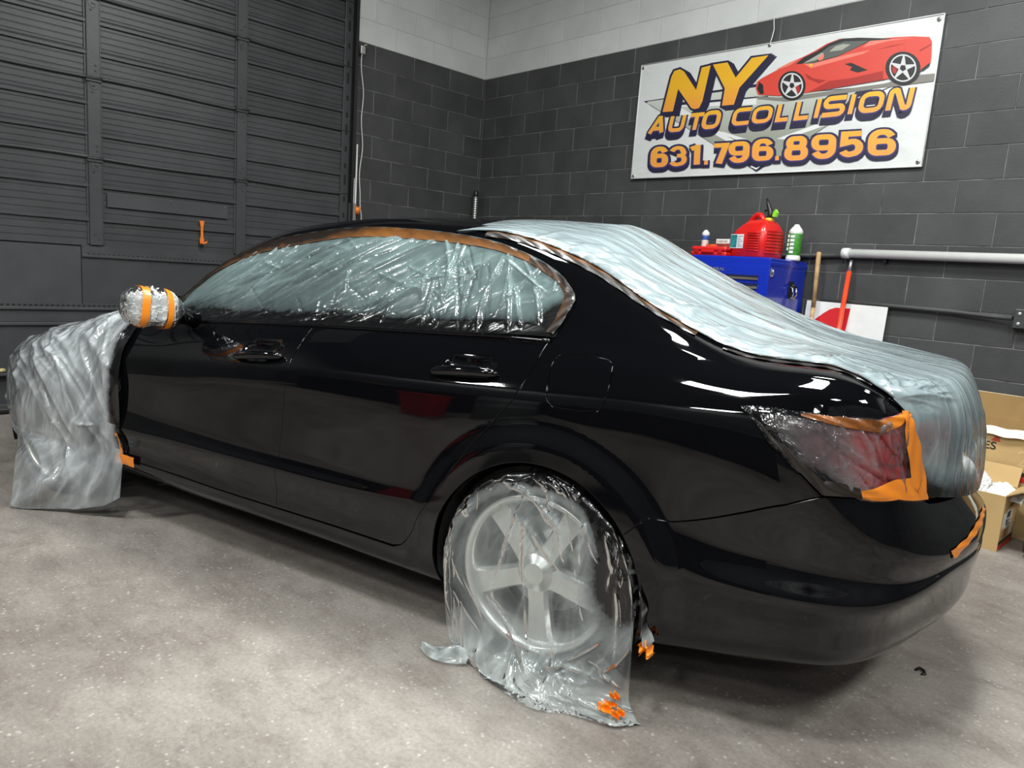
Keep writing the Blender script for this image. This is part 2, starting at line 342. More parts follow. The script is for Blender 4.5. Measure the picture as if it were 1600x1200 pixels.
# ---------------------------------------------------------------- the room
C = .2032; BL = .445
def struct(o, label=None): o['kind'] = 'structure'; return tag(o, label)
def room_box(name, s0, s1, t0, t1, z0, z1, mat, **k):
    m = MB(); m.box(s0, s1, -t1, -t0, z0, z1); o = m.build(name, mat, **k); return o
def room_obj(o): o.location = CORN; o.rotation_euler = (0,0,YAW); return o
RS, RT, RZ = 10.6, 10.2, 5.3
fl = MB()
fl.box(-.3, RS+.3, -RT-.3, .3, -.15, 0); o = fl.build('floor', M_floor); room_obj(o); struct(o)
o = room_box('ceiling', -.3, RS+.3, -.3, RT+.3, RZ, RZ+.15, M_ceil); room_obj(o); struct(o)
# back wall (banner wall): mortar bed + blocks as parts
def block_mesh(name, w, mat):
    m = MB(); g = .003; x0, x1, z0, z1 = g, w-g, g, C-g; b = .002
    fr = [(x0+b,z0+b),(x1-b,z0+b),(x1-b,z1-b),(x0+b,z1-b)]; bk = [(x0,z0),(x1,z0),(x1,z1),(x0,z1)]
    A = [m.bm.verts.new((x, 0, z)) for x, z in fr]; B = [m.bm.verts.new((x, .0015, z)) for x, z in bk]; D = [m.bm.verts.new((x, .018, z)) for x, z in bk]
    m.bm.faces.new(A)
    for P, Q in ((A, B), (B, D)):
        for i in range(4): m.bm.faces.new((P[i], P[(i+1)%4], Q[(i+1)%4], Q[i]))
    me = m.mesh(name); me.materials.append(mat); return me
BMESH = {}
def block(w, light):
    k = (round(w, 3), light)
    if k not in BMESH: BMESH[k] = block_mesh('block', w, M_light if light else M_dark)
    return BMESH[k]
def lay(wall, along, s_end, s_vis, zmax, phase, limit):
    stuff = MB(); stuffL = MB(); n = 0
    rows = int(math.ceil(zmax/C))
    for r in range(rows):
        z = r*C; ph = phase[r%2]; light = r >= 16; s = ph-BL if ph > 0 else 0
        while s < s_end-.01:
            a, b = max(s, 0), min(s+BL, s_end); s += BL
            if b-a < .012: continue
            vis = a < s_vis and (z > .25 or along == 't') and z < 4.5 and n < limit
            if vis:
                n += 1
                o = link('block', block(b-a, light), None, wall)
                if along == 's': o.location = (a, random.uniform(-.0008, .0004), z)
                else: o.location = (random.uniform(-.0004, .0008), -b, z); o.rotation_euler = (0,0,math.pi/2)
            else:
                t = stuffL if light else stuff; g = .003
                if along == 's': t.box(a+g, b-g, 0, .018, z+g, z+C-g)
                else: t.box(-.018, 0, -b+g, -a-g, z+g, z+C-g)
    for t, m in ((stuff, M_dark), (stuffL, M_light)):
        if len(t.bm.verts): t.build('blockwork', m, wall, kind='stuff')
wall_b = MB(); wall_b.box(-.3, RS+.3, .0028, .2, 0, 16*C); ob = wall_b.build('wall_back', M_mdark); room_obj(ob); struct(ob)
x = MB(); x.box(-.3, RS+.3, .0022, .2, 16*C, RZ); x.build('pale_mortar_bed', M_mlight, ob)
# phases: joints at .20 on courses whose row index from the floor is odd (z 1.92 is row 9)
lay(ob, 's', RS, 5.35, RZ, (-.02+.0, .205), 295)
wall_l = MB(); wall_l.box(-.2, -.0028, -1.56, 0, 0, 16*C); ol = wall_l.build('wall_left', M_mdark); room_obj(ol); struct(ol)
x = MB(); x.box(-.2, -.0022, -1.56, 0, 16*C, RZ); x.build('pale_mortar_bed', M_mlight, ol)
lay(ol, 't', 1.56, 1.6, RZ, (.25, .03), 200)
x = MB(); x.box(-.2, -.002, -6.3, -1.56, 4.45, RZ); x.build('lintel_wall', M_light, ol)
x = MB(); x.box(-.2, -.002, -RT-.3, -6.3, 0, RZ); x.build('far_wall_face', M_dark, ol)
o = room_box('wall_front', -.3, RS+.3, RT, RT+.2, 0, RZ, M_dark); room_obj(o); struct(o)
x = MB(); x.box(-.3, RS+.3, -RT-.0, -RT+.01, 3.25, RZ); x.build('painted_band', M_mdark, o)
o = room_box('wall_right', RS, RS+.2, -.3, RT+.3, 0, RZ, M_dark); room_obj(o); struct(o)
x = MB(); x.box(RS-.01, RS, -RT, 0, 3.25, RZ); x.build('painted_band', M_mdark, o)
# ceiling lights (modelled fixtures: housing + glowing panel)
M_lit = NT('lit_diffuser'); M_lit.set(Base_Color=(.9,.9,.9), Emission_Color=(.96,1,.98), Emission_Strength=1.0); M_lit = M_lit.m
fix_body = None
for i, (s, t, pw, wh) in enumerate(LAMPS):
    th = thing('ceiling_light', 'white square ceiling light '+wh, 'light', RW(s, t, 4.55), YAW, 'ceiling lights above the frame')
    if fix_body is None:
        m = MB(); m.box(-.33,.33,-.33,.33,.012,.06,.01); fix_body = m.mesh('housing'); fix_body.materials.append(M_white)
        m = MB(); m.box(-.31,.31,-.31,.31,0,.011); fix_pan = m.mesh('diffuser'); fix_pan.materials.append(M_lit)
        m = MB(); m.tube([(0,0,.06),(0,0,.75)], .004, 6); fix_rod = m.mesh('rod'); fix_rod.materials.append(M_steel)
    link('housing', fix_body, None, th); link('diffuser', fix_pan, None, th); link('hanging_rod', fix_rod, None, th, loc=(-.25,0,0)); link('hanging_rod', fix_rod, None, th, loc=(.25,0,0))
    l = bpy.data.lights.new('tube_lamp', 'AREA'); l.shape = 'RECTANGLE'; l.size = .62; l.size_y = .62; l.energy = pw; l.color = (.97,1,.975)
    lo = bpy.data.objects.new('tube_lamp', l); COL.objects.link(lo); lo.parent = th; lo.location = (0,0,-.004)
# ---------------------------------------------------------------- overhead door in the left wall
door = bpy.data.objects.new('door_1', None); COL.objects.link(door); room_obj(door); struct(door)
def DL(m, name, mat=M_door, **k): return m.build(name, mat, door, **k)
secs = [1.235, 1.873, 2.435, 2.995, 3.555, 4.115, 4.5]
bays = [(1.70, 2.60), (2.68, 3.70), (3.78, 4.78), (4.86, 6.2)]
def sheet(y0, y1, z0, z1, parent):
    """ribbed steel sheet: profile in (x, z), x towards the room"""
    H = z1-z0; pr = []
    def rib(c, w, h): return [(0, c-w), (h, c-w*.75), (h, c+w*.15), (h*.35, c+w*.75), (0, c+w)]
    def fine(c): return [(0, c-.006), (-.0035, c-.0025), (-.0035, c+.0005), (0, c+.004)]
    pr = [(0, z0)]
    cs = []
    for k in range(1, 13):
        c = z0+H*k/13
        if k in (4, 9): cs += rib(c+.003, .023, .020)
        else: cs += fine(c)
    pr += cs+[(0, z1)]
    m = MB(); ny = 8; jit = [random.uniform(-.0015, .0015) for _ in range(ny+1)]
    rows = [[m.bm.verts.new((x, -(y0+(y1-y0)*j/ny), z+jit[j]*math.sin(i))) for j in range(ny+1)] for i, (x, z) in enumerate(pr)]
    for a, b in zip(rows, rows[1:]):
        for j in range(ny): m.bm.faces.new((a[j], a[j+1], b[j+1], b[j]))
    return m.build('ribbed_panel', M_door, parent)
for y0, y1 in bays:
    for z0, z1 in zip(secs, secs[1:]): sheet(y0-.02, y1+.02, z0, z1, door)
m = MB(); m.box(-.12, -.03, -6.3, -1.56, 0, 4.5); DL(m, 'door_backing', kind='stuff')
def bolt(m, x, y, z, r=.007):
    m.lathe([(r, 0), (r, .004), (r*.6, .006)], 6, Matrix.Translation((x, y, z))@Matrix.Rotation(math.pi/2, 4, 'Y'))
for ci, (a, b) in enumerate([(2.600, 2.678), (3.690, 3.775), (4.78, 4.86)]):
    for z0, z1 in zip(secs, secs[1:]):
        m = MB(); m.box(0, .030, -b, -a, z0+.006, z1-.006, .003)
        m.box(-.002, .012, -b-.014, -a+.014, z0+.012, z1-.012, .002)
        for zz in (z0+.05, z0+.085, z1-.06, z1-.10): bolt(m, .030, -(a+b)/2+random.choice((-.012, .012)), zz)
        DL(m, 'stile')
for z in secs[1:-1]:
    m = MB(); pts = [(.012, -(1.58+i*.2), z+.006*math.sin(i*.9+z*5)-.004*math.sin(i*.37)) for i in range(24)]
    m.tube(pts, .013, 6); DL(m, 'section_joint')
    for a in (2.64, 3.733, 4.82):
        m = MB(); m.box(.028, .044, -a-.05, -a+.05, z-.030, z-.004, .004); m.tube([(.046, -a-.055, z-.004), (.046, -a+.055, z-.004)], .009, 8)
        m.prism([(-.035, -.03), (.035, -.03), (.02, -.075), (0, -.085), (-.02, -.075)], .028, .034, Matrix.Translation((0, -a, z))@Matrix(((0,0,1,0),(1,0,0,0),(0,1,0,0),(0,0,0,1))))
        bolt(m, .034, -a, z-.055); DL(m, 'hinge')
# plain lower sections
m = MB(); m.box(-.01, .004, -3.83, -1.60, .80, 1.150); DL(m, 'lower_panel')
m = MB(); m.box(-.01, .006, -6.3, -3.835, .80, 1.225); DL(m, 'lower_panel')
m = MB(); m.box(-.01, .026, -3.83, -1.60, 1.150, 1.168, .002); m.box(-.01, .014, -3.83, -1.6, 1.168, 1.235); DL(m, 'joint_rail')
m = MB()
for i in range(64): m.box(.026, .030, -(1.64+i*.034)-.011, -(1.64+i*.034), 1.171, 1.178)
DL(m, 'rail_slots', M_blackmatte, kind='stuff')
m = MB(); m.box(-.01, .034, -6.3, -1.60, .755, .772, .002); m.box(-.01, .018, -6.3, -1.6, .772, .802); DL(m, 'joint_rail')
m = MB()
for i in range(120): m.box(.018, .022, -(1.64+i*.034)-.016, -(1.64+i*.034), .783, .792)
DL(m, 'rail_slots', M_blackmatte, kind='stuff')
m = MB(); m.box(-.01, .010, -6.3, -1.60, .665, .755); m.box(-.01, .028, -6.3, -1.6, .640, .662, .003); DL(m, 'joint_rail')
m = MB(); m.box(-.01, .004, -6.3, -1.60, .44, .640); DL(m, 'lower_panel')
m = MB(); m.box(-.01, .006, -6.3, -1.60, .30, .44); DL(m, 'lower_panel')
m = MB(); m.box(-.01, .075, -6.3, -1.60, .285, .305, .003); DL(m, 'bottom_ledge')
m = MB(); m.box(-.01, .012, -6.3, -1.60, .05, .285); m.box(-.01, .05, -6.3, -1.6, .045, .075, .003); DL(m, 'bottom_panel')
m = MB(); m.tube([(.02, -6.3, .03), (.02, -1.6, .03)], .03, 10); DL(m, 'rubber_seal', M_blackpl)
# edge stile with slots, vertical track
m = MB(); m.box(-.01, .022, -1.70, -1.615, 0, 4.5, .003); DL(m, 'edge_stile')
m = MB()
for i in range(26):
    z = .6+i*.15; m.box(.022, .0245, -1.668, -1.650, z, z+.045 if i%3 else z+.09)
DL(m, 'stile_slots', M_blackmatte, kind='stuff')
m = MB(); m.box(.03, .036, -1.625, -1.60, 0, 4.5); m.box(.03, .085, -1.604, -1.598, 0, 4.5); m.box(.08, .086, -1.625, -1.60, 0, 4.5); DL(m, 'track', M_blackpl)
m = MB(); m.box(-.02, .012, -1.60, -1.55, 0, 4.5, .002); DL(m, 'door_jamb', M_blackpl)
# loose things on the door
t = thing('door_plate', 'long dark grey metal plate fixed across the ribbed door panel', 'plate', RW(.0, 3.2, 1.57), YAW)
m = MB(); m.box(.014, .020, -.455, .455, -.04, .065, .002); m.build('plate', M_door, t)
m = MB()
for yy in (-.43, 0, .43): bolt(m, .020, yy, .05, .006)
m.build('screws', M_chrome, t, kind='stuff')
t.rotation_euler = (math.radians(0), 0, YAW)
t = thing('orange_hook', 'orange plastic hook handle hanging from the ribbed door below the plate', 'hook', RW(.022, 2.963, 1.31), YAW)
m = MB(); m.prism([(-.013,0),(.013,0),(.017,.03),(.009,.06),(.009,.13),(.015,.165),(.018,.185),(-.018,.185),(-.015,.165),(-.009,.13),(-.009,.06),(-.017,.03)], .0, .014, Matrix(((0,0,1,0),(1,0,0,0),(0,1,0,0),(0,0,0,1))))
m.build('strap', M_orange, t)
m = MB(); m.tube([(.012,.0,.012),(.03,.0,.0),(.045,.012,.006),(.04,.03,.02)], .008, 8); m.build('hook', M_orange, t)
m = MB(); m.box(.0,.016,-.012,.012,-.022,.0,.003); m.build('end_cap', M_blackpl, t)
# pole, conduit, cable and clamp at the door's edge
t = thing('vertical_conduit', 'white vertical conduit beside the door edge', 'conduit', RW(.05, 1.585, 0), YAW)
m = MB(); m.tube([(0,0,0),(0,0,2.02)], .014, 10); m.build('lower_tube', M_white, t)
m = MB(); m.tube([(0.0,.03,1.15),(0,.03,2.33)], .008, 8); m.build('upper_tube', M_white, t)
m = MB(); m.box(-.02,.03,-.025,.02,1.60,1.79,.004); m.build('bracket', M_steel, t)
m = MB(); m.tube([(0,.045,1.70),(0.02,.045,1.76)], .03, 14); m.build('reflector', M_orange, t, label='orange round reflector')
cable = MB(); pts = []
for i in range(60):
    u = i/59; z = 3.15-u*1.75; pts.append(RW(0.045+.01*math.sin(u*9), 1.535-.035*math.sin(u*3.1)**2-.03*math.exp(-((u-.86)/.06)**2)*1.6+.01*math.sin(u*23), z))
cable.tube(pts, .0045, 6); o = cable.build('pull_cord', M_white); tag(o, 'thin white pull cord dangling beside the door edge', 'cord')
t = thing('cord_bracket', 'small metal bracket at the top of the hanging cord', 'bracket', RW(.03, 1.53, 3.17), YAW)
m = MB(); m.box(0,.03,-.025,.02,-.04,.03,.003); m.build('plate', M_steel, t)
m = MB(); m.tube([(.02,0,.03),(.03,.03,.05),(.02,.05,.02)], .006, 6); m.build('hook', M_steel, t)
# junk along the bottom of the door
MF = MB()
for k in range(9):
    m = MB(); y = 4.02+k*.055+random.uniform(-.01,.01); r = random.uniform(.022,.04)
    n0 = len(MF.bm.verts)
    MF.lathe([(r*.5, 0), (r, r*.4), (r*.95, r*.8), (r*.4, r*1.2)], 9, Matrix.Translation((.05, -y, .306)))
    MF.bm.verts.ensure_lookup_table()
    for v in MF.bm.verts[n0:]: v.co += Vector((random.uniform(-1,1), random.uniform(-1,1), abs(random.uniform(-1,1))))*r*.22
    m.bm.free()
o = MF.build('foam_crumbs', flat('yellow_foam', (.50,.42,.22), .8, var=.4, scale=40)); room_obj(o)
tag(o, 'crumbly yellow foam on the ledge at the foot of the door', 'foam', kind='stuff')
# flexible hose in the corner
t = thing('corrugated_hose', 'grey corrugated hose with black cap standing in the wall corner', 'hose', RW(.10, .12, 0), YAW)
pr = []
z = 1.0
while z < 2.02: pr += [(.020, z), (.0245, z+.007), (.0245, z+.013), (.020, z+.02)]; z += .0245
m = MB(); m.lathe([(.02, 0)]+pr, 16); m.build('hose', M_steel, t)
m = MB(); m.lathe([(.024, 2.02), (.027, 2.03), (.027, 2.075), (.02, 2.085)], 16); m.build('cap', M_blackpl, t)
# pipes on the banner wall
def wallpipe(name, label, cat, pts, r, mat, n=14):
    t = MB(); t.tube([RW(*p) for p in pts], r, n); o = t.build(name, mat); return tag(o, label, cat)
t = thing('steel_pipe', 'bright steel pipe running along the banner wall', 'pipe', RW(0,0,0), YAW)
m = MB(); m.tube([(4.06,-.055,1.555),(9.0,-.055,1.548)], .030, 20); m.build('pipe', flat('pale_galvanised_pipe', (.74,.75,.72), .32, .1, var=.04), t)
m = MB(); m.tube([(4.02,-.055,1.555),(4.07,-.055,1.555)], .036, 20); m.build('end_cap', M_white, t)
m = MB()
for s in (4.3, 5.6, 6.9, 8.2): m.box(s-.01, s+.01, -.04, 0, 1.50, 1.53, .002)
m.build('brackets', M_blackpl, t, kind='stuff')
wallpipe('black_conduit', 'black painted conduit running behind the blue tool chest', 'conduit', [(1.5,.03,1.50),(3.2,.03,1.515),(4.01,.03,1.54)], .016, M_dark)
wallpipe('black_conduit', 'lower black conduit leading to the junction box', 'conduit', [(3.9,.03,1.222),(4.4,.03,1.217),(4.75,.03,1.212),(4.95,.035,1.202),(5.08,.05,1.202)], .015, M_dark)
t = thing('junction_box', 'black junction box with screws at the end of the lower conduit', 'electrical box', RW(5.15,0,1.2), YAW)
m = MB(); m.box(-.065,.065,-.06,0,-.06,.06,.006); m.build('box', M_dark, t)
m = MB(); m.box(-.06,.06,-.066,-.06,-.055,.055,.003)
m.build('cover', M_door, t)
m = MB()
for x_ in (-.035,.035):
    for z_ in (-.03,.03): m.lathe([(.012,0),(.012,.003),(.006,.005)], 12, Matrix.Translation((x_,-.066,z_))@Matrix.Rotation(math.pi/2,4,'X'))
m.build('screws', M_steel, t, kind='stuff')
# ---------------------------------------------------------------- the car
_vv = np.linspace(VK[0], VK[-1], 400); _uu = np.linspace(UMIN, UMAX, 2000); _ux = plan(_uu)[0][:, 0]
def u_of(x): return float(np.interp(x, _ux, _uu))
def v_of(u, z):
    zz = _ev(_Z, _MZ, np.full(400, u), _vv); return float(np.interp(z, np.maximum.accumulate(zz), _vv))
def xz(x, z): u = u_of(x); return (u, v_of(u, z))
def arc_pts(cx, a0, a1, r=ARCH[2], n=40): return [xz(cx+r*math.cos(a), .335+r*math.sin(a)) for a in np.linspace(a0, a1, n)]
def resample(poly, step):
    out = []; n = len(poly)
    for i in range(n):
        a, b = np.array(poly[i]), np.array(poly[(i+1)%n]); k = max(1, int(np.linalg.norm(b-a)/step))
        for j in range(k): out.append(a+(b-a)*j/k)
    return np.array(out)
def inside(P, poly):
    x, y = P[:, 0], P[:, 1]; c = np.zeros(len(P), bool); n = len(poly)
    for i in range(n):
        x0, y0 = poly[i]; x1, y1 = poly[i-1]
        if y0 == y1: continue
        m = ((y0 > y) != (y1 > y)) & (x < (x1-x0)*(y-y0)/(y1-y0)+x0); c ^= m
    return c
def bdist(P, poly):
    d = np.full(len(P), 9.)
    for i in range(len(poly)):
        a, b = poly[i-1], poly[i]; ab = b-a; L = ab@ab+1e-12; t = np.clip(((P-a)@ab)/L, 0, 1)
        d = np.minimum(d, np.linalg.norm(P-a-t[:, None]*ab, axis=1))
    return d
def area2(p): p = np.asarray(p); return .5*np.sum(p[:, 0]*np.roll(p[:, 1], -1)-np.roll(p[:, 0], -1)*p[:, 1])
def outw(loop, sgn):          # outward 2-D normals of a ccw loop
    t = np.roll(loop, -1, 0)-np.roll(loop, 1, 0); t /= np.linalg.norm(t, axis=1, keepdims=True)+1e-12
    return np.stack([t[:, 1], -t[:, 0]], 1)*sgn
def SF(u, v, disp):
    P = surf(u, v)
    if disp is None: return P
    return P+surfn(u, v)*disp(u, v)[..., None]
def SFN(u, v, disp):
    if disp is None: return surfn(u, v)
    e = .003
    a = SF(np.clip(u+e, UMIN, UMAX), v, disp)-SF(np.clip(u-e, UMIN, UMAX), v, disp); b = SF(u, np.clip(v+e, VK[0], VK[-1]), disp)-SF(u, np.clip(v-e, VK[0], VK[-1]), disp)
    n = np.cross(a, b); return n/(np.linalg.norm(n, axis=-1, keepdims=True)+1e-12)
def uvmesh(poly, holes, step, bstep, gap, jitter=0, refine=False):
    loops = []
    for k, p in enumerate([poly]+list(holes)):
        if area2(p) < 0: p = p[::-1]
        q = resample(p, bstep); s = -1 if k == 0 else 1
        q = q+outw(q, 1)*gap*s; loops.append(q)
    lo, hi = loops[0].min(0), loops[0].max(0)
    gx, gy = np.meshgrid(np.arange(lo[0]+step/2, hi[0], step), np.arange(lo[1]+step/2, hi[1], step), indexing='ij')
    gx = gx+(np.arange(gy.shape[1])%2)*step*.5
    G = np.stack([gx.ravel(), gy.ravel()], 1)
    if jitter: G = G+RNG.uniform(-jitter, jitter, G.shape)
    keep = inside(G, loops[0])
    for h in loops[1:]: keep &= ~inside(G, h)
    G = G[keep]
    if refine:                                              # finer points where the wheel-arch flare turns quickly
        def ann(q): w_ = surf(q[:, 0], q[:, 1]); r_ = np.hypot(w_[:, 0]-.01, w_[:, 2]-.335); return (r_ > .355) & (r_ < .515)
        gx, gy = np.meshgrid(np.arange(-.54, .56, .0075), np.arange(max(VK[0], lo[1])+.003, .80, .0075), indexing='ij')
        H = np.stack([(gx+(np.arange(gy.shape[1])%2)*.00375).ravel(), gy.ravel()], 1); H = H[inside(H, loops[0])]
        for h in loops[1:]: H = H[~inside(H, h)]
        G = np.concatenate([G[~ann(G)], H[ann(H)]])
    d = np.full(len(G), 9.)
    for l in loops: d = np.minimum(d, bdist(G, l))
    G = G[d > (.0035 if refine else step*.45)]
    B = np.concatenate(loops); ed = []; o = 0
    for l in loops: ed += [(o+i, o+(i+1)%len(l)) for i in range(len(l))]; o += len(l)
    A = np.concatenate([B, G])
    r = delaunay_2d_cdt([Vector(p) for p in A], ed, [], 0, 1e-7, True)
    vs = np.array([tuple(p) for p in r[0]]); src = r[3]; F = np.array([tuple(f) for f in r[2] if len(f) == 3])
    c = vs[F].mean(1); ok = inside(c, loops[0])
    for h in loops[1:]: ok &= ~inside(c, h)
    F = F[ok]
    mp = {}
    for i, s in enumerate(src):
        for k in s: mp[k] = i
    bl = []; o = 0
    for k, l in enumerate(loops): bl.append([mp[o+i] for i in range(len(l))]); o += len(l)
    return vs, F, bl
def panel(name, poly, mat, parent, holes=(), step=.022, bstep=.011, gap=.0022, depth=.012, disp=None, mirror=False, rim=True, attrs=None, lip=.0016, refine=False):
    vs, F, bl = uvmesh(poly, holes, step, bstep, gap, refine=refine)
    P = SF(vs[:, 0], vs[:, 1], disp); N = SFN(vs[:, 0], vs[:, 1], disp)
    # orientation: normals from u x v point out of the car?
    V = [P]; NN = [N]; FF = [F]; off = len(P)
    if rim:
        for k, loop in enumerate(bl):
            q = vs[loop]; w2 = outw(q, 1 if k == 0 else -1)*.004
            uu = np.clip(q+w2, [UMIN, VK[0]], [UMAX, VK[-1]])
            e = SF(uu[:, 0], uu[:, 1], disp)-P[loop]; e -= N[loop]*(e*N[loop]).sum(1, keepdims=True)
            ln = np.linalg.norm(e, axis=1, keepdims=True); e = np.where(ln > 1e-5, e/(ln+1e-12), 0)
            n = len(loop); r1 = P[loop]; n1 = N[loop]
            r2 = r1+e*lip*.7-N[loop]*lip*.4; n2 = N[loop]*.7+e*.7; r3 = r1+e*lip-N[loop]*lip*1.2; n3 = e+1e-6; r4 = r1+e*lip-N[loop]*depth
            V += [r1, r2, r3, r4]; NN += [n1, n2, n3, n3]
            for ring in range(3):
                a = off+ring*n; b = a+n
                i = np.arange(n); j = (i+1)%n
                FF.append(np.stack([a+i, b+i, b+j], 1)); FF.append(np.stack([a+i, b+j, a+j], 1))
            off += 4*n
    V = np.concatenate(V); NN = np.concatenate(NN); NN = NN/(np.linalg.norm(NN, axis=1, keepdims=True)+1e-12); FF = np.concatenate(FF)
    # fix windings to agree with the normals
    c = np.cross(V[FF[:, 1]]-V[FF[:, 0]], V[FF[:, 2]]-V[FF[:, 0]]); m = (c*NN[FF].mean(1)).sum(1) < 0
    FF[m] = FF[m][:, ::-1]
    if mirror:
        n0 = len(V); V2 = V*np.array([1., -1., 1.]); N2 = NN*np.array([1., -1., 1.]); V = np.concatenate([V, V2]); NN = np.concatenate([NN, N2]); FF = np.concatenate([FF, FF[:, ::-1]+n0])
    return link(name, nmesh(name, V, FF, normals=NN), mat, parent)
T0 = VK[-1]
car = thing('sedan', 'freshly painted glossy black four-door sedan masked with plastic film', 'car', (0,0,0))
FRONT = [(-2.105,.905),(-2.11,.70),(-2.122,.40),(-2.14,.25),(-2.125,.18),(-2.10,.147)]
BS = [(-1.052,.905),(-1.054,.84),(-1.060,.79),(-1.072,.67),(-1.088,.51),(-1.098,.34),(-1.106,.20),(-1.108,.147)]
RSM = [(-.029,.945),(-.046,.874),(-.066,.774),(-.103,.680),(-.172,.618),(-.236,.580),(-.298,.530),(-.350,.450),(-.392,.335),(-.440,.225),(-.472,.178),(-.497,.156),(-.53,.147)]
FUEL = [(0.0,.813),(.004,.842),(.015,.857),(.032,.866),(.139,.881),(.168,.880),(.186,.871),(.196,.851),(.203,.78),(.199,.70),(.191,.683),(.175,.675),(.131,.670),(.059,.672),(.035,.677),(.018,.692),(.010,.72)]
DLO = [(-1.945,1.309),(-1.905,1.345),(-1.811,1.358),(-1.696,1.362),(-1.431,1.358),(-1.019,1.352),(-.578,1.35),(-.357,1.342),(-.21,1.335),(-.146,1.328),(-.095,1.317),(-.055,1.298),(-.024,1.268),(-.005,1.233),(.003,1.18),(0.0,1.12),(-.009,1.038),(-.020,.985),(-.03,.945)]
BUMP = [(.362,.467),(.433,.478),(.518,.511),(.632,.554),(.725,.594),(.805,.637)]
TAILF = [(.736,.658),(.658,.684),(.578,.755)]
TAILT = [(.647,.769),(.726,.786),(.804,.811),(.876,.843),(.943,.876),(1.015,.936),(1.055,.985)]
TAILR = [(1.070,.99),(1.085,.94),(1.100,.885),(1.145,.817),(1.182,.769),(1.190,.729)]
TAILB = [(1.180,.722),(1.10,.717),(1.014,.710),(.898,.674)]
ta = math.acos(.36/ARCH[2]) if .36 < ARCH[2] else 0
arch_start = arc_pts(ARCH[0], math.pi+.39, -.39+0, n=60)            # over the wheel from front-bottom to rear-bottom
a_seam = math.atan2(.572-.335, .335-.01)
arch_q = [p for p in arc_pts(ARCH[0], math.pi+.37, a_seam, n=60)]
arch_b = [p for p in arc_pts(ARCH[0], a_seam, -.30, n=24)]
hole = FRONT[::-1][:-1]+[(-2.105,.91),(-1.935,.915),(-1.955,1.20)]+DLO+RSM
hole = [(-2.10,.143)]+[(a, b) for a, b in FRONT[::-1][1:]]+[(-1.93,.915),(-1.955,1.20)]+DLO+RSM[1:-1]+[(-.53,.143)]
side = [(-2.14,0.0)]+[(-.365,0.0)]+arch_q+BUMP+TAILF+TAILT+[(1.050,1.08),(1.017,1.198),(.94,1.357),(.86,T0)]+[(-2.06,T0),(-2.12,.96),(-2.14,.90),(-2.145,.60),(-2.16,.30)]
panel('body_side', side, M_car, car, holes=[hole, FUEL], step=.018, bstep=.008, refine=True)
# handles: a cupped recess with a bar across it, pressed into the door skin
def handle_disp(cu, cv, slope):
    def f(u, v):
        x = (u-cu)/.105; y = (v-(cv+slope*(u-cu)))/.044
        r = x*x+y*y; d = -.028*np.clip(1-r, 0, 1)**1.0*(y > -.75)
        d = d*np.clip((1.06-np.sqrt(r))/.12, 0, 1)
        return d
    return f
panel('front_door', FRONT+[(a, b) for a, b in BS[::-1]], M_car, car, disp=handle_disp(-1.235, .787, .02), step=.017)
panel('rear_door', BS+[(-.53,.147)]+RSM[::-1][1:]+[(-.03,.905)], M_car, car, disp=handle_disp(-.295, .790, .02), step=.017, refine=True)
panel('fuel_door', FUEL, M_car, car)
def handle(cu, cv, nm='door_handle'):
    m = MB(); pts = []; rr = []
    for i in range(17):
        t = i/16; u = cu-.128+.256*t; v = cv-.024+.012*t
        b = surf(u, v); n = surfn(u, v); off = .004+.030*math.sin(math.pi*min(1, max(0, t)))**.45
        pts.append(Vector(b+n*off)); rr.append(.006+.0125*math.sin(math.pi*t)**.35)
    m.tube(pts, rr, 14)
    for v in m.bm.verts: pass
    return m
for cu, cv in ((-1.235,.775),(-.295,.782)):
    m = handle(cu, cv); o = m.build('door_handle', M_car, car)
    md = o.modifiers.new('s', 'SUBSURF'); md.levels = 1; md.render_levels = 1
    b = surf(cu+.095, cv-.012); n = surfn(cu+.095, cv-.012); k = MB(); k.lathe([(.013,0),(.013,.004),(.008,.006)], 16, Matrix.Translation(Vector(b+n*.028))@Vector(n).to_track_quat('Z','Y').to_matrix().to_4x4()); k.build('lock_cover', M_car, o)
# belt moulding
m = MB(); m.tube([Vector(surf(u, .908)+surfn(u, .908)*.003) for u in np.linspace(-1.92, -.03, 60)], .006, 8); m.build('belt_moulding', M_car, car)
# rear bumper, tail lamp, trunk, front panels
bp = arch_b[::-1]; 
bumper = bp+BUMP+TAILB[::-1]+[(1.22,.715),(1.84,.70),(1.84,0.0),(.36,0.0)]
panel('rear_bumper', bumper, M_car, car, mirror=True, depth=.02, step=.018, bstep=.009, refine=True)
panel('trunk_lamp', [(1.20,.76),(1.14,.84),(1.10,.91),(1.42,.92),(1.44,.80)], M_redlens, car, disp=lambda u, v: np.full(np.shape(u), .003), step=.04, depth=.003)
panel('number_plate_recess', [(1.55,.755),(1.55,.90),(1.84,.90),(1.84,.755)], M_blackpl, car, disp=lambda u, v: np.full(np.shape(u), .002), step=.05, mirror=True, depth=.003)
panel('tail_lamp', TAILF[::-1][::-1]+TAILT+TAILR+TAILB, M_redlens, car, mirror=False)
panel('trunk_lid', [(1.196,.735),(1.150,.822),(1.108,.885),(1.078,1.0),(1.060,1.08),(1.027,1.2),(.95,1.36),(.87,T0),(1.84,T0),(1.84,.712),(1.22,.724)], M_car, car, mirror=True, step=.04)
panel('fender', [(-2.115,0.0),(-2.105,.40),(-2.09,.905)][::-1] and [(-2.148,0.0),(-2.165,.30),(-2.15,.60),(-2.145,.90),(-2.125,.96),(-2.065,T0),(-3.35,T0),(-3.40,.55)]+arc_pts(-2.76, math.pi-.30, -.36, n=40), M_car, car, step=.04)
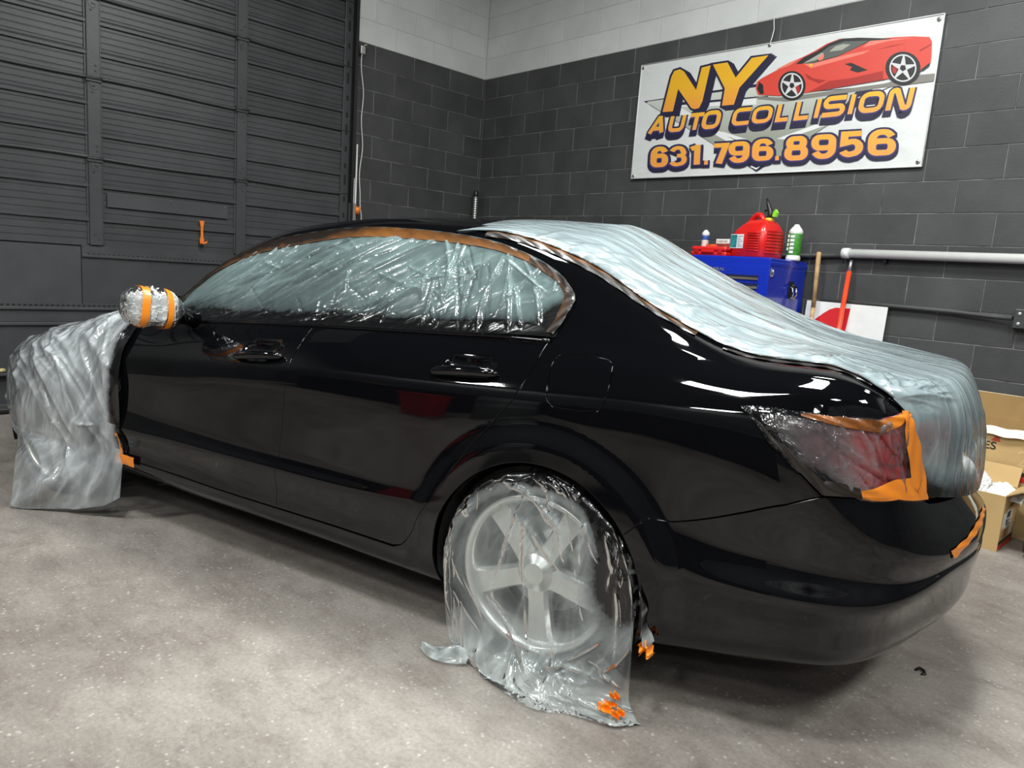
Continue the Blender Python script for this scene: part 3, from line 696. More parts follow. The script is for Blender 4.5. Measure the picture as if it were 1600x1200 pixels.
panel('front_bumper', [(-3.405,.55),(-3.35,T0),(-4.34,T0),(-4.34,0.0),(-3.13,0.0),(-3.135,.10),(-3.12,.30)], M_car, car, mirror=True, step=.05)
# side glass (dark) just inside the opening
def inset_disp(k): return lambda u, v: np.full(np.shape(u), k)
GL = [(-2.09,.91),(-1.935,.90),(-1.96,1.22)]+DLO
panel('side_glass', [(-1.93,.90)]+[(-1.955,1.22)]+DLO, M_glass, car, gap=-.012, disp=inset_disp(-.012), rim=False, step=.05)
panel('pillar_cover', [(-1.075,.90),(-1.01,1.36),(-.92,1.36),(-.985,.90)], M_blackpl, car, disp=inset_disp(-.008), step=.05, depth=.004)
# upper skin: hood, windscreen, roof, rear glass, deck
def top_skin(name, L, Cc, mat, nt=30, nb=24, pw=2.2, off=0):
    """L: list of u on the left edge, Cc: matching list of (x, z) on the centre line"""
    us = np.linspace(0, 1, nb); lu = np.interp(us, np.linspace(0, 1, len(L)), L)
    cx = np.array([_pchip(np.linspace(0, 1, len(Cc)), [c[i] for c in Cc], us) for i in (0, 1)])
    ed = surf(lu, np.full(nb, T0-.02)); t = np.linspace(-1, 1, nt); P = np.zeros((nb, nt, 3))
    for j, tt in enumerate(t):
        a = abs(tt)**pw
        P[:, j, 0] = cx[0]+(ed[:, 0]-cx[0])*a; P[:, j, 1] = ed[:, 1]*-tt*-1 if tt < 0 else ed[:, 1]*tt
        P[:, j, 1] = ed[:, 1]*tt; P[:, j, 2] = cx[1]+(ed[:, 2]-cx[1])*a-off
    o = link(name, grid_mesh(name, P), mat, car); return o
top_skin('hood', [-4.2,-3.8,-3.2,-2.6,-2.15], [(-3.68,.68),(-3.48,.75),(-3.2,.82),(-2.8,.90),(-2.42,.97)], M_car)
top_skin('windscreen', [-2.15,-1.8,-1.45], [(-2.42,.97),(-1.9,1.26),(-1.3,1.465)], M_glass)
top_skin('roof', [-1.45,-.9,-.35], [(-1.3,1.465),(-.75,1.487),(-.18,1.462)], M_car)
top_skin('rear_glass', [-.35,.1,.56], [(-.18,1.462),(.18,1.31),(.62,1.09)], M_glass, off=.004)
top_skin('trunk_deck', [.56,.85,1.14], [(.62,1.085),(.9,1.075),(1.10,1.055)], M_car)
# hidden far side: mirrored copies of the same panels
for o in list(car.children):
    if o.name in ('body_side','front_door','rear_door','fender','side_glass','tail_lamp'):
        me = o.data.copy(); nn = np.array([v.co[:] for v in me.vertices]); nn[:, 1] *= -1; me.vertices.foreach_set('co', nn.ravel()); me.flip_normals(); me.normals_split_custom_set([(0,0,0)]*len(me.loops))
        link(o.name, me, None, car)
m = MB(); m.box(-3.45, .85, -.60, .60, .22, .34, .03); m.box(-3.4, .85, -.72, .72, .34, .60, .02); m.box(-2.35, -.42, -.85, .85, .215, .36, .01); m.build('underbody', M_blackmatte, car)
m = MB(); m.box(-3.2,-2.2,-.62,.62,.34,.66,.03); m.box(-2.2,-.4,-.78,.78,.36,.9,.02); m.box(-.4,.95,-.55,.55,.3,.95,.02); m.build('inner_body', M_blackmatte, car)
for cx in (.01, -2.76):
    for sg in (-1, 1):
        m = MB(); ang = np.linspace(-.35, math.pi+.35, 30); A = []
        for y in (sg*(.905 if cx > -1 else .875), sg*.62): A.append([m.bm.verts.new((cx+.368*math.cos(a), y, .335+.368*math.sin(a))) for a in ang])
        for i in range(29): m.bm.faces.new((A[0][i], A[0][i+1], A[1][i+1], A[1][i]))
        m.build('wheel_liner', M_blackmatte, car)
# wheels
def wheel_meshes():
    Mx = Matrix.Rotation(math.pi/2, 4, 'X')               # lathe axis z -> -y (outward on the left side)
    m = MB(); m.lathe([(.252,-.20),(.30,-.205),(.325,-.19),(.334,-.16),(.335,-.11),(.334,-.04),(.326,-.012),(.305,.0),(.270,.002),(.256,-.006),(.252,-.02)], 64, Mx, cap=False); ty = m.mesh('tyre')
    ty.materials.append(M_tyre)
    bm = bmesh.new(); m = MB()
    prof = [(.252,-.19),(.256,-.006),(.256,.002),(.246,.004),(.236,-.002),(.230,-.02),(.222,-.06),(.218,-.15)]
    rings = []
    for r, z in prof: rings.append([m.bm.verts.new(Mx@Vector((r*math.cos(a), r*math.sin(a), z))) for a in np.linspace(0, 2*math.pi, 72, endpoint=False)])
    for a, b in zip(rings, rings[1:]):
        for k in range(72): m.bm.faces.new((a[k], a[(k+1)%72], b[(k+1)%72], b[k])).smooth = True
    for k in range(5):
        ang = math.radians(90+72*k+180+6)
        sp = [(.03,-.036),(.10,-.034),(.19,-.040),(.236,-.048),(.236,.048),(.19,.040),(.10,.034),(.03,.036)]
        R = Mx@Matrix.Rotation(ang, 4, 'Z')
        a = [m.bm.verts.new(R@Vector((x, y*.80, -.012-(x*.06)))) for x, y in sp]; b = [m.bm.verts.new(R@Vector((x, y*1.05, -.030-(x*.05)))) for x, y in sp]; c = [m.bm.verts.new(R@Vector((x, y*.9, -.075))) for x, y in sp]
        m.bm.faces.new(a)
        for p, q in ((a, b), (b, c)):
            for i in range(8): m.bm.faces.new((p[i], p[(i+1)%8], q[(i+1)%8], q[i]))
        for y in (-.018, .018):
            pass
    m.lathe([(.075,-.08),(.072,-.03),(.060,-.014),(.036,-.010),(.034,-.004),(.0,-.002)][:-1], 32, Mx)
    rim = m.mesh('rim'); rim.materials.append(M_rim)
    m = MB(); m.lathe([(.16,-.13),(.16,-.115),(.05,-.115)], 40, Mx); dk = m.mesh('brake_disc'); dk.materials.append(M_steel)
    m = MB(); m.lathe([(.215,-.18),(.215,-.175)], 40, Mx); bk = m.mesh('brake_backing'); bk.materials.append(M_blackmatte)
    return ty, rim, dk, bk
TY, RIM, DK, BK = wheel_meshes()
for cx in (.01, -2.76):
    for sg in (-1, 1):
        wo = bpy.data.objects.new('wheel', None); COL.objects.link(wo); wo.parent = car; wo.location = (cx, sg*(.905 if cx > -1 else .885), .335)
        if sg > 0: wo.rotation_euler = (0,0,math.pi)
        for nm, me in (('tyre', TY), ('rim', RIM), ('brake_disc', DK), ('brake_backing', BK)): link(nm, me, None, wo)
# ---------------------------------------------------------------- masking film and tape
def folds(X, Y, lines, amp, sharp=1.0):
    """sum of soft creases; each line = (x0,y0,x1,y1,width,height)"""
    o = np.zeros(np.shape(X))
    for x0, y0, x1, y1, w, h in lines:
        dx, dy = x1-x0, y1-y0; L = math.hypot(dx, dy)+1e-9; dx /= L; dy /= L
        a = ((X-x0)*dx+(Y-y0)*dy)/L; d = (X-x0)*-dy+(Y-y0)*dx
        win = np.clip(a*5, 0, 1)*np.clip((1-a)*5, 0, 1)
        d = d+.35*w*np.sin(a*7+x0*30)
        o = o+h*np.exp(-np.abs(d/w)**1.4)*win
    return o*amp
def rand_lines(n, box, ang, spread, ln, wd, ht):
    r = []
    for _ in range(n):
        x = RNG.uniform(box[0], box[1]); y = RNG.uniform(box[2], box[3]); a = ang+RNG.normal()*spread; l = RNG.uniform(*ln)
        r.append((x-math.cos(a)*l/2, y-math.sin(a)*l/2, x+math.cos(a)*l/2, y+math.sin(a)*l/2, RNG.uniform(*wd), RNG.uniform(*ht)*RNG.choice([1, 1, -.6])))
    return r
def smoothn(X, Y, s, seed):
    r = np.random.RandomState(seed); o = np.zeros(np.shape(X))
    for _ in range(14):
        a = r.uniform(0, 6.28); k = s*r.uniform(.5, 1.8); o = o+np.sin(k*(np.cos(a)*X+np.sin(a)*Y)+r.uniform(0, 6.28))
    return o/5
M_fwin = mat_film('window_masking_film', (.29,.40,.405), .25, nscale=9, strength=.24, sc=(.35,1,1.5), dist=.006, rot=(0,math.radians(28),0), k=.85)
M_fdeck = mat_film('roof_masking_film', (.42,.52,.55), .33, nscale=9, strength=.35, sc=(.35,2.0,.35), dist=.006, k=.9)
M_fwheel = mat_film('wheel_masking_film', (.60,.66,.66), .25, nscale=7, strength=.35, dist=.006, sc=(1.2,1,.5), rot=(0,math.radians(-25),0), k=.5)
M_ffront = mat_film('front_masking_film', (.80,.85,.88), .24, nscale=5, strength=.35, sc=(1.6,1.6,.45), dist=.008, rot=(0,math.radians(-25),0), k=.55)
M_flamp = mat_film('lamp_masking_film', (.30,.27,.28), .12, nscale=12, strength=.4, dist=.006, sc=(1,1,1.5), rot=(0,math.radians(-30),0), k=.8)
M_tape = mat_tape(paint=.42); M_tape2 = mat_tape('bright_orange_tape', (.85,.25,.01), -.3)
M_tapebrown = mat_tape('oversprayed_tape', (.24,.09,.018), .64)
# --- side windows: one sheet over both door windows
reg = [(-1.985,.915),(-1.97,1.05),(-1.95,1.20)]+[(u-.004, v+.010) for u, v in DLO[:-2]]+[(-.02,.93),(-.45,.914),(-1.2,.906)]
reg[len(reg)-7:] = reg[len(reg)-7:]
wf = thing('window_film', 'pale green crinkled masking film taped over the side windows', 'masking film', tuple(float(c) for c in surf(-1.0, 1.0)))
vs, F, bl = uvmesh(reg, [], .0065, .0065, .002, jitter=.001)
u, v = vs[:, 0], vs[:, 1]; arr = np.array(reg); bd = bdist(vs, arr)
ln = rand_lines(34, (-1.8,-.5,.98,1.30), .50, .14, (.35,.95), (.003,.007), (.5,1.3))
ln += rand_lines(22, (-1.95,-1.2,.93,1.20), .62, .12, (.3,.8), (.003,.006), (.5,1.2))
ln += rand_lines(16, (-1.5,-.5,.95,1.34), -.25, .25, (.1,.35), (.003,.006), (.3,.8))
ln += rand_lines(34, (-.62,-.06,.93,1.30), 1.75, .28, (.12,.40), (.003,.007), (.8,2.0))
ln += rand_lines(14, (-1.2,-.3,.93,1.12), .9, .5, (.05,.2), (.003,.006), (.5,1.2))
h = folds(u, v, ln, .0060)+.0022*smoothn(u, v, 7, 3)
edge = np.clip(bd/.055, 0, 1)**1.3
P = surf(u, v)+surfn(u, v)*(.0035+(h+.004)*edge)[:, None]
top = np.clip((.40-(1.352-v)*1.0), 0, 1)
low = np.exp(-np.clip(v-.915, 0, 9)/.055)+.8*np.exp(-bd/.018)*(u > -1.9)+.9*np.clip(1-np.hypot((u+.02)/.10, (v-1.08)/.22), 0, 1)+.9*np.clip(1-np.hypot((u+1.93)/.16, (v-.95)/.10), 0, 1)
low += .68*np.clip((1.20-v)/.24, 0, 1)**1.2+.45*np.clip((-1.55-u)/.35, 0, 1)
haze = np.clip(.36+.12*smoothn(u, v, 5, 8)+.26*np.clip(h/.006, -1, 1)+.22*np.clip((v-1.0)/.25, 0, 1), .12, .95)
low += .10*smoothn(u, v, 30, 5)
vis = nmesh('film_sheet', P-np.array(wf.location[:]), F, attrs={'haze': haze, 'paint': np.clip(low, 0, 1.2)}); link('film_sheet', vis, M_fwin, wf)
def tape_strip(parent, uvline, width, mat, off=.005, up=None, paintf=None, name='tape_strip', label=None, n=80, both=0):
    q = np.array(uvline); s = np.concatenate([[0], np.cumsum(np.linalg.norm(np.diff(q, axis=0), axis=1))]); S = np.linspace(0, s[-1], n)
    c = np.stack([np.interp(S, s, q[:, 0]), np.interp(S, s, q[:, 1])], 1); t = np.gradient(c, axis=0); t /= np.linalg.norm(t, axis=1, keepdims=True)+1e-9
    nn = np.stack([-t[:, 1], t[:, 0]], 1); m = 7; G = np.zeros((n, m, 3)); pt = np.zeros((n, m))
    w = np.interp(np.linspace(0, 1, n), np.linspace(0, 1, len(width)), width) if isinstance(width, list) else np.full(n, width)
    for j in range(m):
        k = j/(m-1); uu = c+nn*(k*w)[:, None]
        uu[:, 0] = np.clip(uu[:, 0], UMIN, UMAX); uu[:, 1] = np.clip(uu[:, 1], VK[0], VK[-1])
        G[:, j] = surf(uu[:, 0], uu[:, 1])+surfn(uu[:, 0], uu[:, 1])*(off+.0015*np.sin(S*70+j)+(.0 if 0 < j < m-1 else -.001))[:, None]
        pt[:, j] = paintf(uu[:, 0], uu[:, 1], k) if paintf else 0
    loc = np.array(parent.location[:]) if parent else 0
    o = link(name, grid_mesh(name, G-loc, attrs={'paint': pt}), mat, parent, label=label); return o
topline = [(-1.965,1.10),(-1.955,1.24)]+[(a, b) for a, b in DLO[:9]]
tape_strip(wf, topline[::-1], [.030,.040,.045,.045,.050,.045,.035,.03], M_tapebrown, off=.012, paintf=lambda u, v, k: .54-.26*k+.06*np.sin(u*9)+.15*np.sin(u*3), n=120)
tape_strip(wf, [(a, b) for a, b in DLO[8:]][::-1], [.028,.032,.040,.045,.04,.035], M_tapebrown, off=.011, paintf=lambda u, v, k: .55-.15*k+0*u, n=80)
# --- roof, rear glass and trunk: one big sheet
nb, nt = 330, 150
dk = thing('trunk_film', 'large pale blue masking film stretched over the roof rear, back glass and trunk', 'masking film', (.5,0,1.3))
b = np.linspace(0, 1, nb)
# left boundary in (u,v)
LB = [(-.56,T0-.075),(-.35,T0-.035),(-.1,T0-.02),(.2,T0-.015),(.5,T0-.01),(.81,T0-.005),(.94,1.357),(1.017,1.198),(1.066,1.0),(1.10,.885),(1.150,.812),(1.192,.728)]
CB = [(-.52,1.486),(-.32,1.486),(-.12,1.482),(.14,1.368),(.42,1.235),(.72,1.118),(.96,1.085),(1.10,1.066),(1.150,.99),(1.178,.90),(1.19,.80),(1.195,.71)]
kk = np.linspace(0, 1, len(LB)); kp = np.array([0,.095,.2,.32,.45,.58,.66,.735,.81,.87,.94,1.0])
lu = _pchip(kp, [p[0] for p in LB], b); lv = _pchip(kp, [p[1] for p in LB], b); L = surf(lu, lv, np.full(nb, .006))
cx = _pchip(kp, [p[0] for p in CB], b); cz = _pchip(kp, [p[1] for p in CB], b)
t = np.linspace(-1, 1, nt); P = np.zeros((nb, nt, 3)); B, T = np.meshgrid(b, t, indexing='ij')
rear = np.clip((B-.70)/.12, 0, 1); rear = rear*rear*(3-2*rear)
tent = np.exp(-((B-.36)/.17)**2)
pw = 2.1*(1-rear)+2.6*rear-.45*tent
a = np.abs(T)**pw
P[..., 0] = cx[:, None]+(L[:, 0][:, None]-cx[:, None])*a; P[..., 1] = L[:, 1][:, None]*-T; P[..., 1] = -P[..., 1]*-1
P[..., 1] = L[:, 1][:, None]*(-T)*-1*np.sign(1)
P[..., 1] = -L[:, 1][:, None]*T
P[..., 2] = cz[:, None]+(L[:, 2][:, None]-cz[:, None])*a
# push up
ln = []
for i in range(60):                                            # long drawn folds running down the slope from the roof
    y0 = RNG.uniform(-.9, .9); ln.append((RNG.uniform(.12, .32), y0, RNG.uniform(.45, .74), y0*RNG.uniform(.5, 1.0)+.12*RNG.normal(), RNG.uniform(.008, .026), RNG.uniform(.3, 1)*RNG.choice([1, 1, -.6])))
for i in range(44):                                            # fan of small creases at the trunk corner
    an = RNG.uniform(-1.3, 1.3); l = RNG.uniform(.05, .2); b0 = .735+RNG.normal()*.012; ln.append((b0, -.98, b0+math.sin(an)*l*.6, -.98+math.cos(an)*l*2.0, RNG.uniform(.003, .006), RNG.uniform(.3, .8)))
for i in range(60):                                            # short creases off the taped edge
    b0 = RNG.uniform(.1, .7); l = RNG.uniform(.04, .16); ln.append((b0, -1.0, b0+RNG.uniform(.0, .09), -1.0+l*2, RNG.uniform(.004, .010), RNG.uniform(.3, 1.0)))
for i in range(13):                                            # drapes down the rear face
    t0 = RNG.uniform(-1, .8); ln.append((RNG.uniform(.74, .85), t0, RNG.uniform(.9, 1.02), t0+RNG.uniform(-.12, .12), RNG.uniform(.014, .05), RNG.uniform(.3, 1.1)))
hh = np.clip(folds(B, T, ln, .006), -.008, .011)+.002*smoothn(B*3, T, 7, 4)
edge = np.clip((1-np.abs(T))/.04, 0, 1)*np.clip(B/.02, 0, 1)
dP_b = np.gradient(P, axis=0); dP_t = np.gradient(P, axis=1); N = np.cross(dP_b, dP_t); N /= np.linalg.norm(N, axis=-1, keepdims=True)+1e-12
if N[nb//3, nt//2, 2] < 0: N = -N
P = P+N*((hh+.003)*edge+.002)[..., None]
haze = np.clip(.84+.10*np.clip(hh/.006, -1, 1)-.42*rear*np.clip((B-.78)/.1, 0, 1)+.05*smoothn(B*3, T, 6, 2), .3, 1)
pt = 1.0*np.exp(-(1+T)/.010)*(B < .74)*(.8+.3*np.sin(B*90))+.9*np.clip((B-.93)/.06, 0, 1)*np.clip((.3-T), 0, 1)+.30*np.exp(-(1+T)/.035)
link('film_sheet', grid_mesh('film_sheet', P-np.array(dk.location[:]), attrs={'haze': haze, 'paint': np.clip(pt, 0, 1.2)}), M_fdeck, dk)
fl_ = [(u, v) for u, v in zip(_pchip(kp, [p[0] for p in LB], np.linspace(.06, .74, 90)), _pchip(kp, [p[1] for p in LB], np.linspace(.06, .74, 90)))]
tape_strip(dk, [(a, b-.030) for a, b in fl_[:46]], .034, M_tapebrown, off=.004, paintf=lambda u, v, k: .62-.34*np.clip((k-.35)*2, 0, 1)+.08*np.sin(u*12), n=90)
tape_strip(dk, [(a, b-.034) for a, b in fl_[50:80]], [.02,.05,.045,.02], M_tapebrown, off=.004, paintf=lambda u, v, k: .55+0*u, n=50)
# faint printed letters on the deck film
# --- tail lamp: clear film with tape all round
tl = thing('lamp_film', 'crumpled clear film with orange tape masking the left tail lamp', 'masking film', tuple(float(c) for c in surf(1.0, .85)))
pol = TAILF+TAILT+TAILR+TAILB; arr = np.array(pol)
vs, F, bl = uvmesh(pol, [], .0058, .0058, -.003, jitter=.001)
u, v = vs[:, 0], vs[:, 1]; bd = bdist(vs, arr if area2(arr) > 0 else arr[::-1])
ln = rand_lines(46, (.58,.98,.66,.95), -.55, .45, (.06,.25), (.0025,.005), (.5,1.6))+rand_lines(26, (.9,1.12,.7,1.0), 1.2, .6, (.05,.2), (.003,.007), (.3,1))
h = folds(u, v, ln, .007)+.002*smoothn(u, v, 22, 9)
P = surf(u, v)+surfn(u, v)*(.005+np.clip(h+.004, 0, .03)*np.clip(bd/.015, 0, 1))[:, None]
pt = 1.15*np.clip(1-(u-.57)/.38, 0, 1)+.8*np.exp(-bd/.014)*(u < .95)+.15*smoothn(u, v, 30, 2)
hz = np.clip(.16+.26*np.clip(h/.006, -1, 1)+.06*smoothn(u, v, 15, 4), .05, .7)
link('film_sheet', nmesh('film_sheet', P-np.array(tl.location[:]), F, attrs={'haze': hz, 'paint': np.clip(pt, 0, 1.2)}), M_flamp, tl)
tape_strip(tl, [(1.183,.74),(1.178,.772),(1.143,.820),(1.098,.888),(1.068,.99)], [.06,.085,.075,.05,.035], M_tape, off=.014, paintf=lambda u, v, k: -.12+.25*(k > .8), n=50)
tape_strip(tl, TAILB[::-1]+[(1.185,.722)], [.015,.035,.045,.04], M_tape, off=.013, paintf=lambda u, v, k: .50-.40*np.clip((u-.88)/.2, 0, 1)+.12*(k < .2), n=50)
tape_strip(tl, [(1.066,.99),(1.015,.934),(.943,.874),(.876,.841),(.804,.809),(.726,.784)], [.035,.04,.035,.025,.010], M_tape, off=.013, paintf=lambda u, v, k: .10+.55*np.clip((1.05-u)/.12, 0, 1), n=60)
tape_strip(tl, [(.60,.738),(.66,.686),(.736,.660),(.805,.640),(.897,.676)], [.0,.012,.02,.025,.02], M_tapebrown, off=.010, paintf=lambda u, v, k: .75+0*u, n=40)
# --- rear wheel: bag of film hanging from the arch to the floor
rw = thing('wheel_film', 'whitish translucent film draped over the rear wheel and spread on the floor', 'masking film', (.0,-1.0,0))
ns, ntt = 190, 230; s = np.linspace(0, 1, ns); q = np.linspace(0, 1, ntt); S, Q = np.meshgrid(s, q, indexing='ij')
ang = np.interp(s, [0, 1], [math.pi-.02, -.10]); tx = .01+np.interp(s, [0,.5,1], [.325,.345,.352])*np.cos(ang); tz = .335+.345*np.sin(ang)
bx = _pchip([0,.10,.22,.38,.55,.72,.88,1], [-.215,-.175,-.14,-.05,.12,.23,.35,.425], s); by = _pchip([0,.10,.22,.38,.55,.72,.88,1], [-.93,-.955,-.985,-1.03,-1.075,-1.03,-1.02,-.945], s)
mx = _pchip([0,.2,.5,.8,1], [-.262,-.205,.02,.27,.375], s)
PX = np.zeros((ns, ntt)); PY = PX.copy(); PZ = PX.copy()
# vertical fall: arch lip -> over the tyre -> down to near the floor -> spread out
w0 = np.array([0,.10,.45,.75,.88,.95,1.0])
for i in range(ns):
    zt = tz[i]; za = max(.10, zt*.55)
    zk = [zt, zt-.03*(zt/.7), .48*zt+.02, .13*zt+.035, .030, .006, .004]
    yk = [-.895, -.925, -.945, -.955, -.97*.5+by[i]*.5, by[i]*.75-.97*.25, by[i]]
    xk = [tx[i], tx[i]*.995, .5*tx[i]+.5*mx[i], mx[i], .6*mx[i]+.4*bx[i], .2*mx[i]+.8*bx[i], bx[i]]
    PX[i] = _pchip(w0, xk, q); PY[i] = _pchip(w0, yk, q); PZ[i] = _pchip(w0, zk, q)
ln = rand_lines(40, (.45,1,.0,.35), 1.3, .5, (.06,.25), (.006,.014), (.5,1.5))+rand_lines(26, (0,1,.3,1), 1.45, .25, (.3,.7), (.008,.02), (.3,1.1))+rand_lines(20, (0,.5,.0,.2), 1.2, .8, (.05,.2), (.006,.012), (.4,1.2))
ln += [(.50,.05,.33,.60,.012,1.4),(.33,.55,.55,.86,.012,1.6),(.80,.50,.60,.85,.012,1.5),(.56,.10,.72,.55,.010,-1.2),(.47,.02,.62,.40,.011,1.3),(.97,.3,.80,.75,.015,1.4)]
ln += rand_lines(26, (.5,1,.70,1), .4, .6, (.06,.2), (.006,.014), (.4,1.3))
h = folds(S, Q, ln, .0075)+.004*smoothn(S, Q, 8, 6)
P = np.stack([PX, PY, PZ], -1); e = np.clip(Q/.05, 0, 1)
fy = np.clip((Q-.80)/.15, 0, 1)
P[..., 1] -= np.abs(h)*e*(1-fy*.6); P[..., 2] += (np.abs(h)*1.5+.012*np.abs(smoothn(S, Q, 12, 13)))*fy*e; P[..., 0] += h*.5*e
r = np.hypot(P[..., 0]-.01, P[..., 2]-.335)
pt = 1.2*np.clip((r-.262)/.06, 0, 1)*np.clip((.62-Q)/.1, 0, 1)*np.clip((P[..., 2]-.24)/.25, 0, 1)*np.clip(.75+.5*S, 0, 1)+.5*np.clip((S-.72)/.2, 0, 1)*np.clip((P[..., 2]-.12)/.3, 0, 1)
pt += 1.3*np.clip(1-np.hypot((P[..., 0]-.27)/.13, (P[..., 2]-.42)/.28), 0, 1)+.5*np.clip(1-np.hypot((P[..., 0]-.02)/.3, (P[..., 2]-.68)/.08), 0, 1)
hz = np.clip(.25-.12*np.clip((r-.25)/.03, 0, 1)*(Q < .62)+.07*smoothn(S, Q, 8, 3)+.22*np.clip(h/.008, -1, 1)+.55*np.clip((Q-.60)/.3, 0, 1)-.0, .14, .96)
link('film_sheet', grid_mesh('film_sheet', P-np.array(rw.location[:]), attrs={'haze': hz, 'paint': np.clip(pt, 0, 1.2)}), M_fwheel, rw)
# tail of the same film lying on the floor to the left
n1, n2 = 46, 26; A, Bq = np.meshgrid(np.linspace(0, 1, n1), np.linspace(0, 1, n2), indexing='ij')
x0 = -.16+(-.345+.16)*A; wdt = .095*np.sin(math.pi*np.clip(A*.85+.15, 0, 1))**.7+.003
P = np.stack([x0, -.955-.03*A-wdt*(Bq-.35), .012+.030*(1-A)*np.sin(Bq*3.1)+.016*np.abs(smoothn(A*1.0, Bq, 9, 21))*np.sin(np.pi*Bq)], -1)
link('film_tail', grid_mesh('film_tail', P-np.array(rw.location[:]), attrs={'haze': .75+.15*np.sin(A*20+Bq*9), 'paint': A*0}), M_fwheel, rw)
# torn orange tape and the gathered strip along the arch's rear edge
n1, n2 = 60, 12; A, Bq = np.meshgrid(np.linspace(0, 1, n1), np.linspace(0, 1, n2), indexing='ij')
P = np.stack([.345+.055*A+.030*(Bq-.5)*(1+.4*np.sin(A*14)), -.925-.018*np.sin(Bq*math.pi*2+A*5)-.01, .48-.235*A+.01*np.sin(Bq*7)], -1)
link('film_strip', grid_mesh('film_strip', P-np.array(rw.location[:]), attrs={'haze': .8+0*A, 'paint': 1.0-.9*np.clip((A-.80)/.1, 0, 1)+.2*np.sin(A*30)}), M_fwheel, rw)
def scrap(parent, cx, cy, cz, w, h, mat, seed, name='tape_scrap', tilt=(0,0,0), label=None):
    r = np.random.RandomState(seed); A, Bq = np.meshgrid(np.linspace(-1, 1, 12), np.linspace(-1, 1, 12), indexing='ij')
    P = np.stack([A*w+.25*w*np.sin(Bq*3+seed), Bq*0, Bq*h+.25*h*np.sin(A*4+seed)], -1); P[..., 1] = .012*np.sin(A*4+seed)+.010*np.sin(Bq*6+seed*2)
    Rm = np.array(Matrix.Rotation(tilt[0], 3, 'X')@Matrix.Rotation(tilt[1], 3, 'Y')@Matrix.Rotation(tilt[2], 3, 'Z')); P = P@Rm.T+np.array([cx, cy, cz])
    return link(name, grid_mesh(name, P-np.array(parent.location[:] if parent else (0,0,0)), attrs={'paint': A*0-.2}), mat, parent, label=label)
scrap(rw, .408, -.945, .235, .018, .020, M_tape2, 3, label='bright orange scrap of tape at the arch')
for k, (x_, y_, z_, s_) in enumerate([(.325,-1.005,.055,.022),(.36,-1.0,.045,.018),(.345,-.985,.085,.014)]): scrap(rw, x_, y_, z_, s_, s_*.8, M_tape2, 5+k, tilt=(-.9,.3*k,0))
# --- front of the car: big bag of film over hood, wheel and bumper
ff = thing('front_film', 'big milky film bag covering the hood, front wheel and front bumper', 'masking film', (-2.8,-.9,0))
nu, nv = 190, 230; U = np.linspace(0, 1, nu); Vv = np.linspace(0, 1, nv)
cu = _pchip([0,.12,.3,.5,.68,.85,1], [-2.085,-2.3,-2.7,-3.1,-3.5,-3.9,-4.3], U)
P = np.zeros((nu, nv, 3)); kn = np.array([0,.12,.24,.33,.45,.56,.66,.76,.85,.93,1.0])
for i in range(nu):
    u = cu[i]; k = U[i]
    cxh = np.interp(u, [-4.3,-3.9,-3.4,-2.6,-2.0], [-3.74,-3.55,-3.30,-2.8,-2.32]); czh = np.interp(u, [-4.3,-3.9,-3.4,-2.6,-2.0], [.71,.77,.83,.93,1.0])
    e = surf(u, T0); n0 = surfn(u, T0); sh = surf(u, .93)+surfn(u, .93)*.012; ch = surf(u, .72)+surfn(u, .72)*.012; md_ = surf(u, .44)+surfn(u, .44)*(.014+.030*np.sin(np.pi*np.clip(k*1.6, 0, 1)))
    lo_ = surf(u, .18)+surfn(u, .18)*(.012+.04*np.sin(np.pi*np.clip(k*1.6, 0, 1)))
    pull = .13*math.exp(-((k-.25)/.07)**2); md_ = md_+np.array([pull*.1,0,0]); lo_ = lo_+np.array([pull*.8,0,0])
    K = [np.array([cxh, -.06, czh+.012]), np.array([.5*(cxh+e[0]), -.36, .5*(czh+e[2])+.028]), e+np.array([0,0,.012]), sh, ch, .5*(ch+md_)+surfn(u, .58)*.01, md_, .5*(md_+lo_)+np.array([0,-.01,0]), lo_]
    hem = np.array([np.interp(k, [0,.06,.14,.24,.34,.5,.7,1], [-2.10,-2.20,-2.40,-2.64,-2.84,-3.05,-3.45,-3.75]), np.interp(k, [0,.06,.14,.24,.34,.5,.7,1], [-.93,-.95,-1.0,-1.12,-.98,-.86,-.65,-.1]), np.interp(k, [0,.05,.12,.22,.25,.31,.5,.7,1], [.125,.075,.03,.006,.02,.22,.27,.25,.20])])
    K += [.5*(lo_+hem)+np.array([pull,-.02*np.sin(np.pi*min(1, k*2)),0]), hem]; K = np.array(K)
    for c in range(3): P[i, :, c] = _pchip(kn, K[:, c], Vv)
S, Q = np.meshgrid(U, Vv, indexing='ij')
ln = []
for i in range(46):      # folds that sweep down and back towards the door edge
    s0 = RNG.uniform(.02, .55); q0 = RNG.uniform(.2, .5); ln.append((s0+RNG.uniform(0, .16), q0, max(-.02, s0-RNG.uniform(.0, .2)), q0+RNG.uniform(.15, .5), RNG.uniform(.006, .02), RNG.uniform(.4, 1.2)*RNG.choice([1, 1, -.6])))
ln += rand_lines(24, (.3,.95,.3,.8), 1.3, .3, (.1,.4), (.01,.025), (.4,1.2))+rand_lines(30, (0,.6,.75,1), 1.0, .8, (.05,.2), (.006,.015), (.4,1.4))+rand_lines(18, (.0,.3,.2,.45), 1.5, .25, (.1,.3), (.006,.012), (.6,1.4))
h = folds(S, Q, ln, .0085)+.006*smoothn(S, Q, 6, 16)
ga = np.gradient(P, axis=0); gb = np.gradient(P, axis=1); N = np.cross(ga, gb); N /= np.linalg.norm(N, axis=-1, keepdims=True)+1e-12
if N[nu//4, nv//2, 1] > 0: N = -N
P = P+N*((h+.006)*np.clip(S/.05, .15, 1))[..., None]; P[..., 2] = np.maximum(P[..., 2], .004)
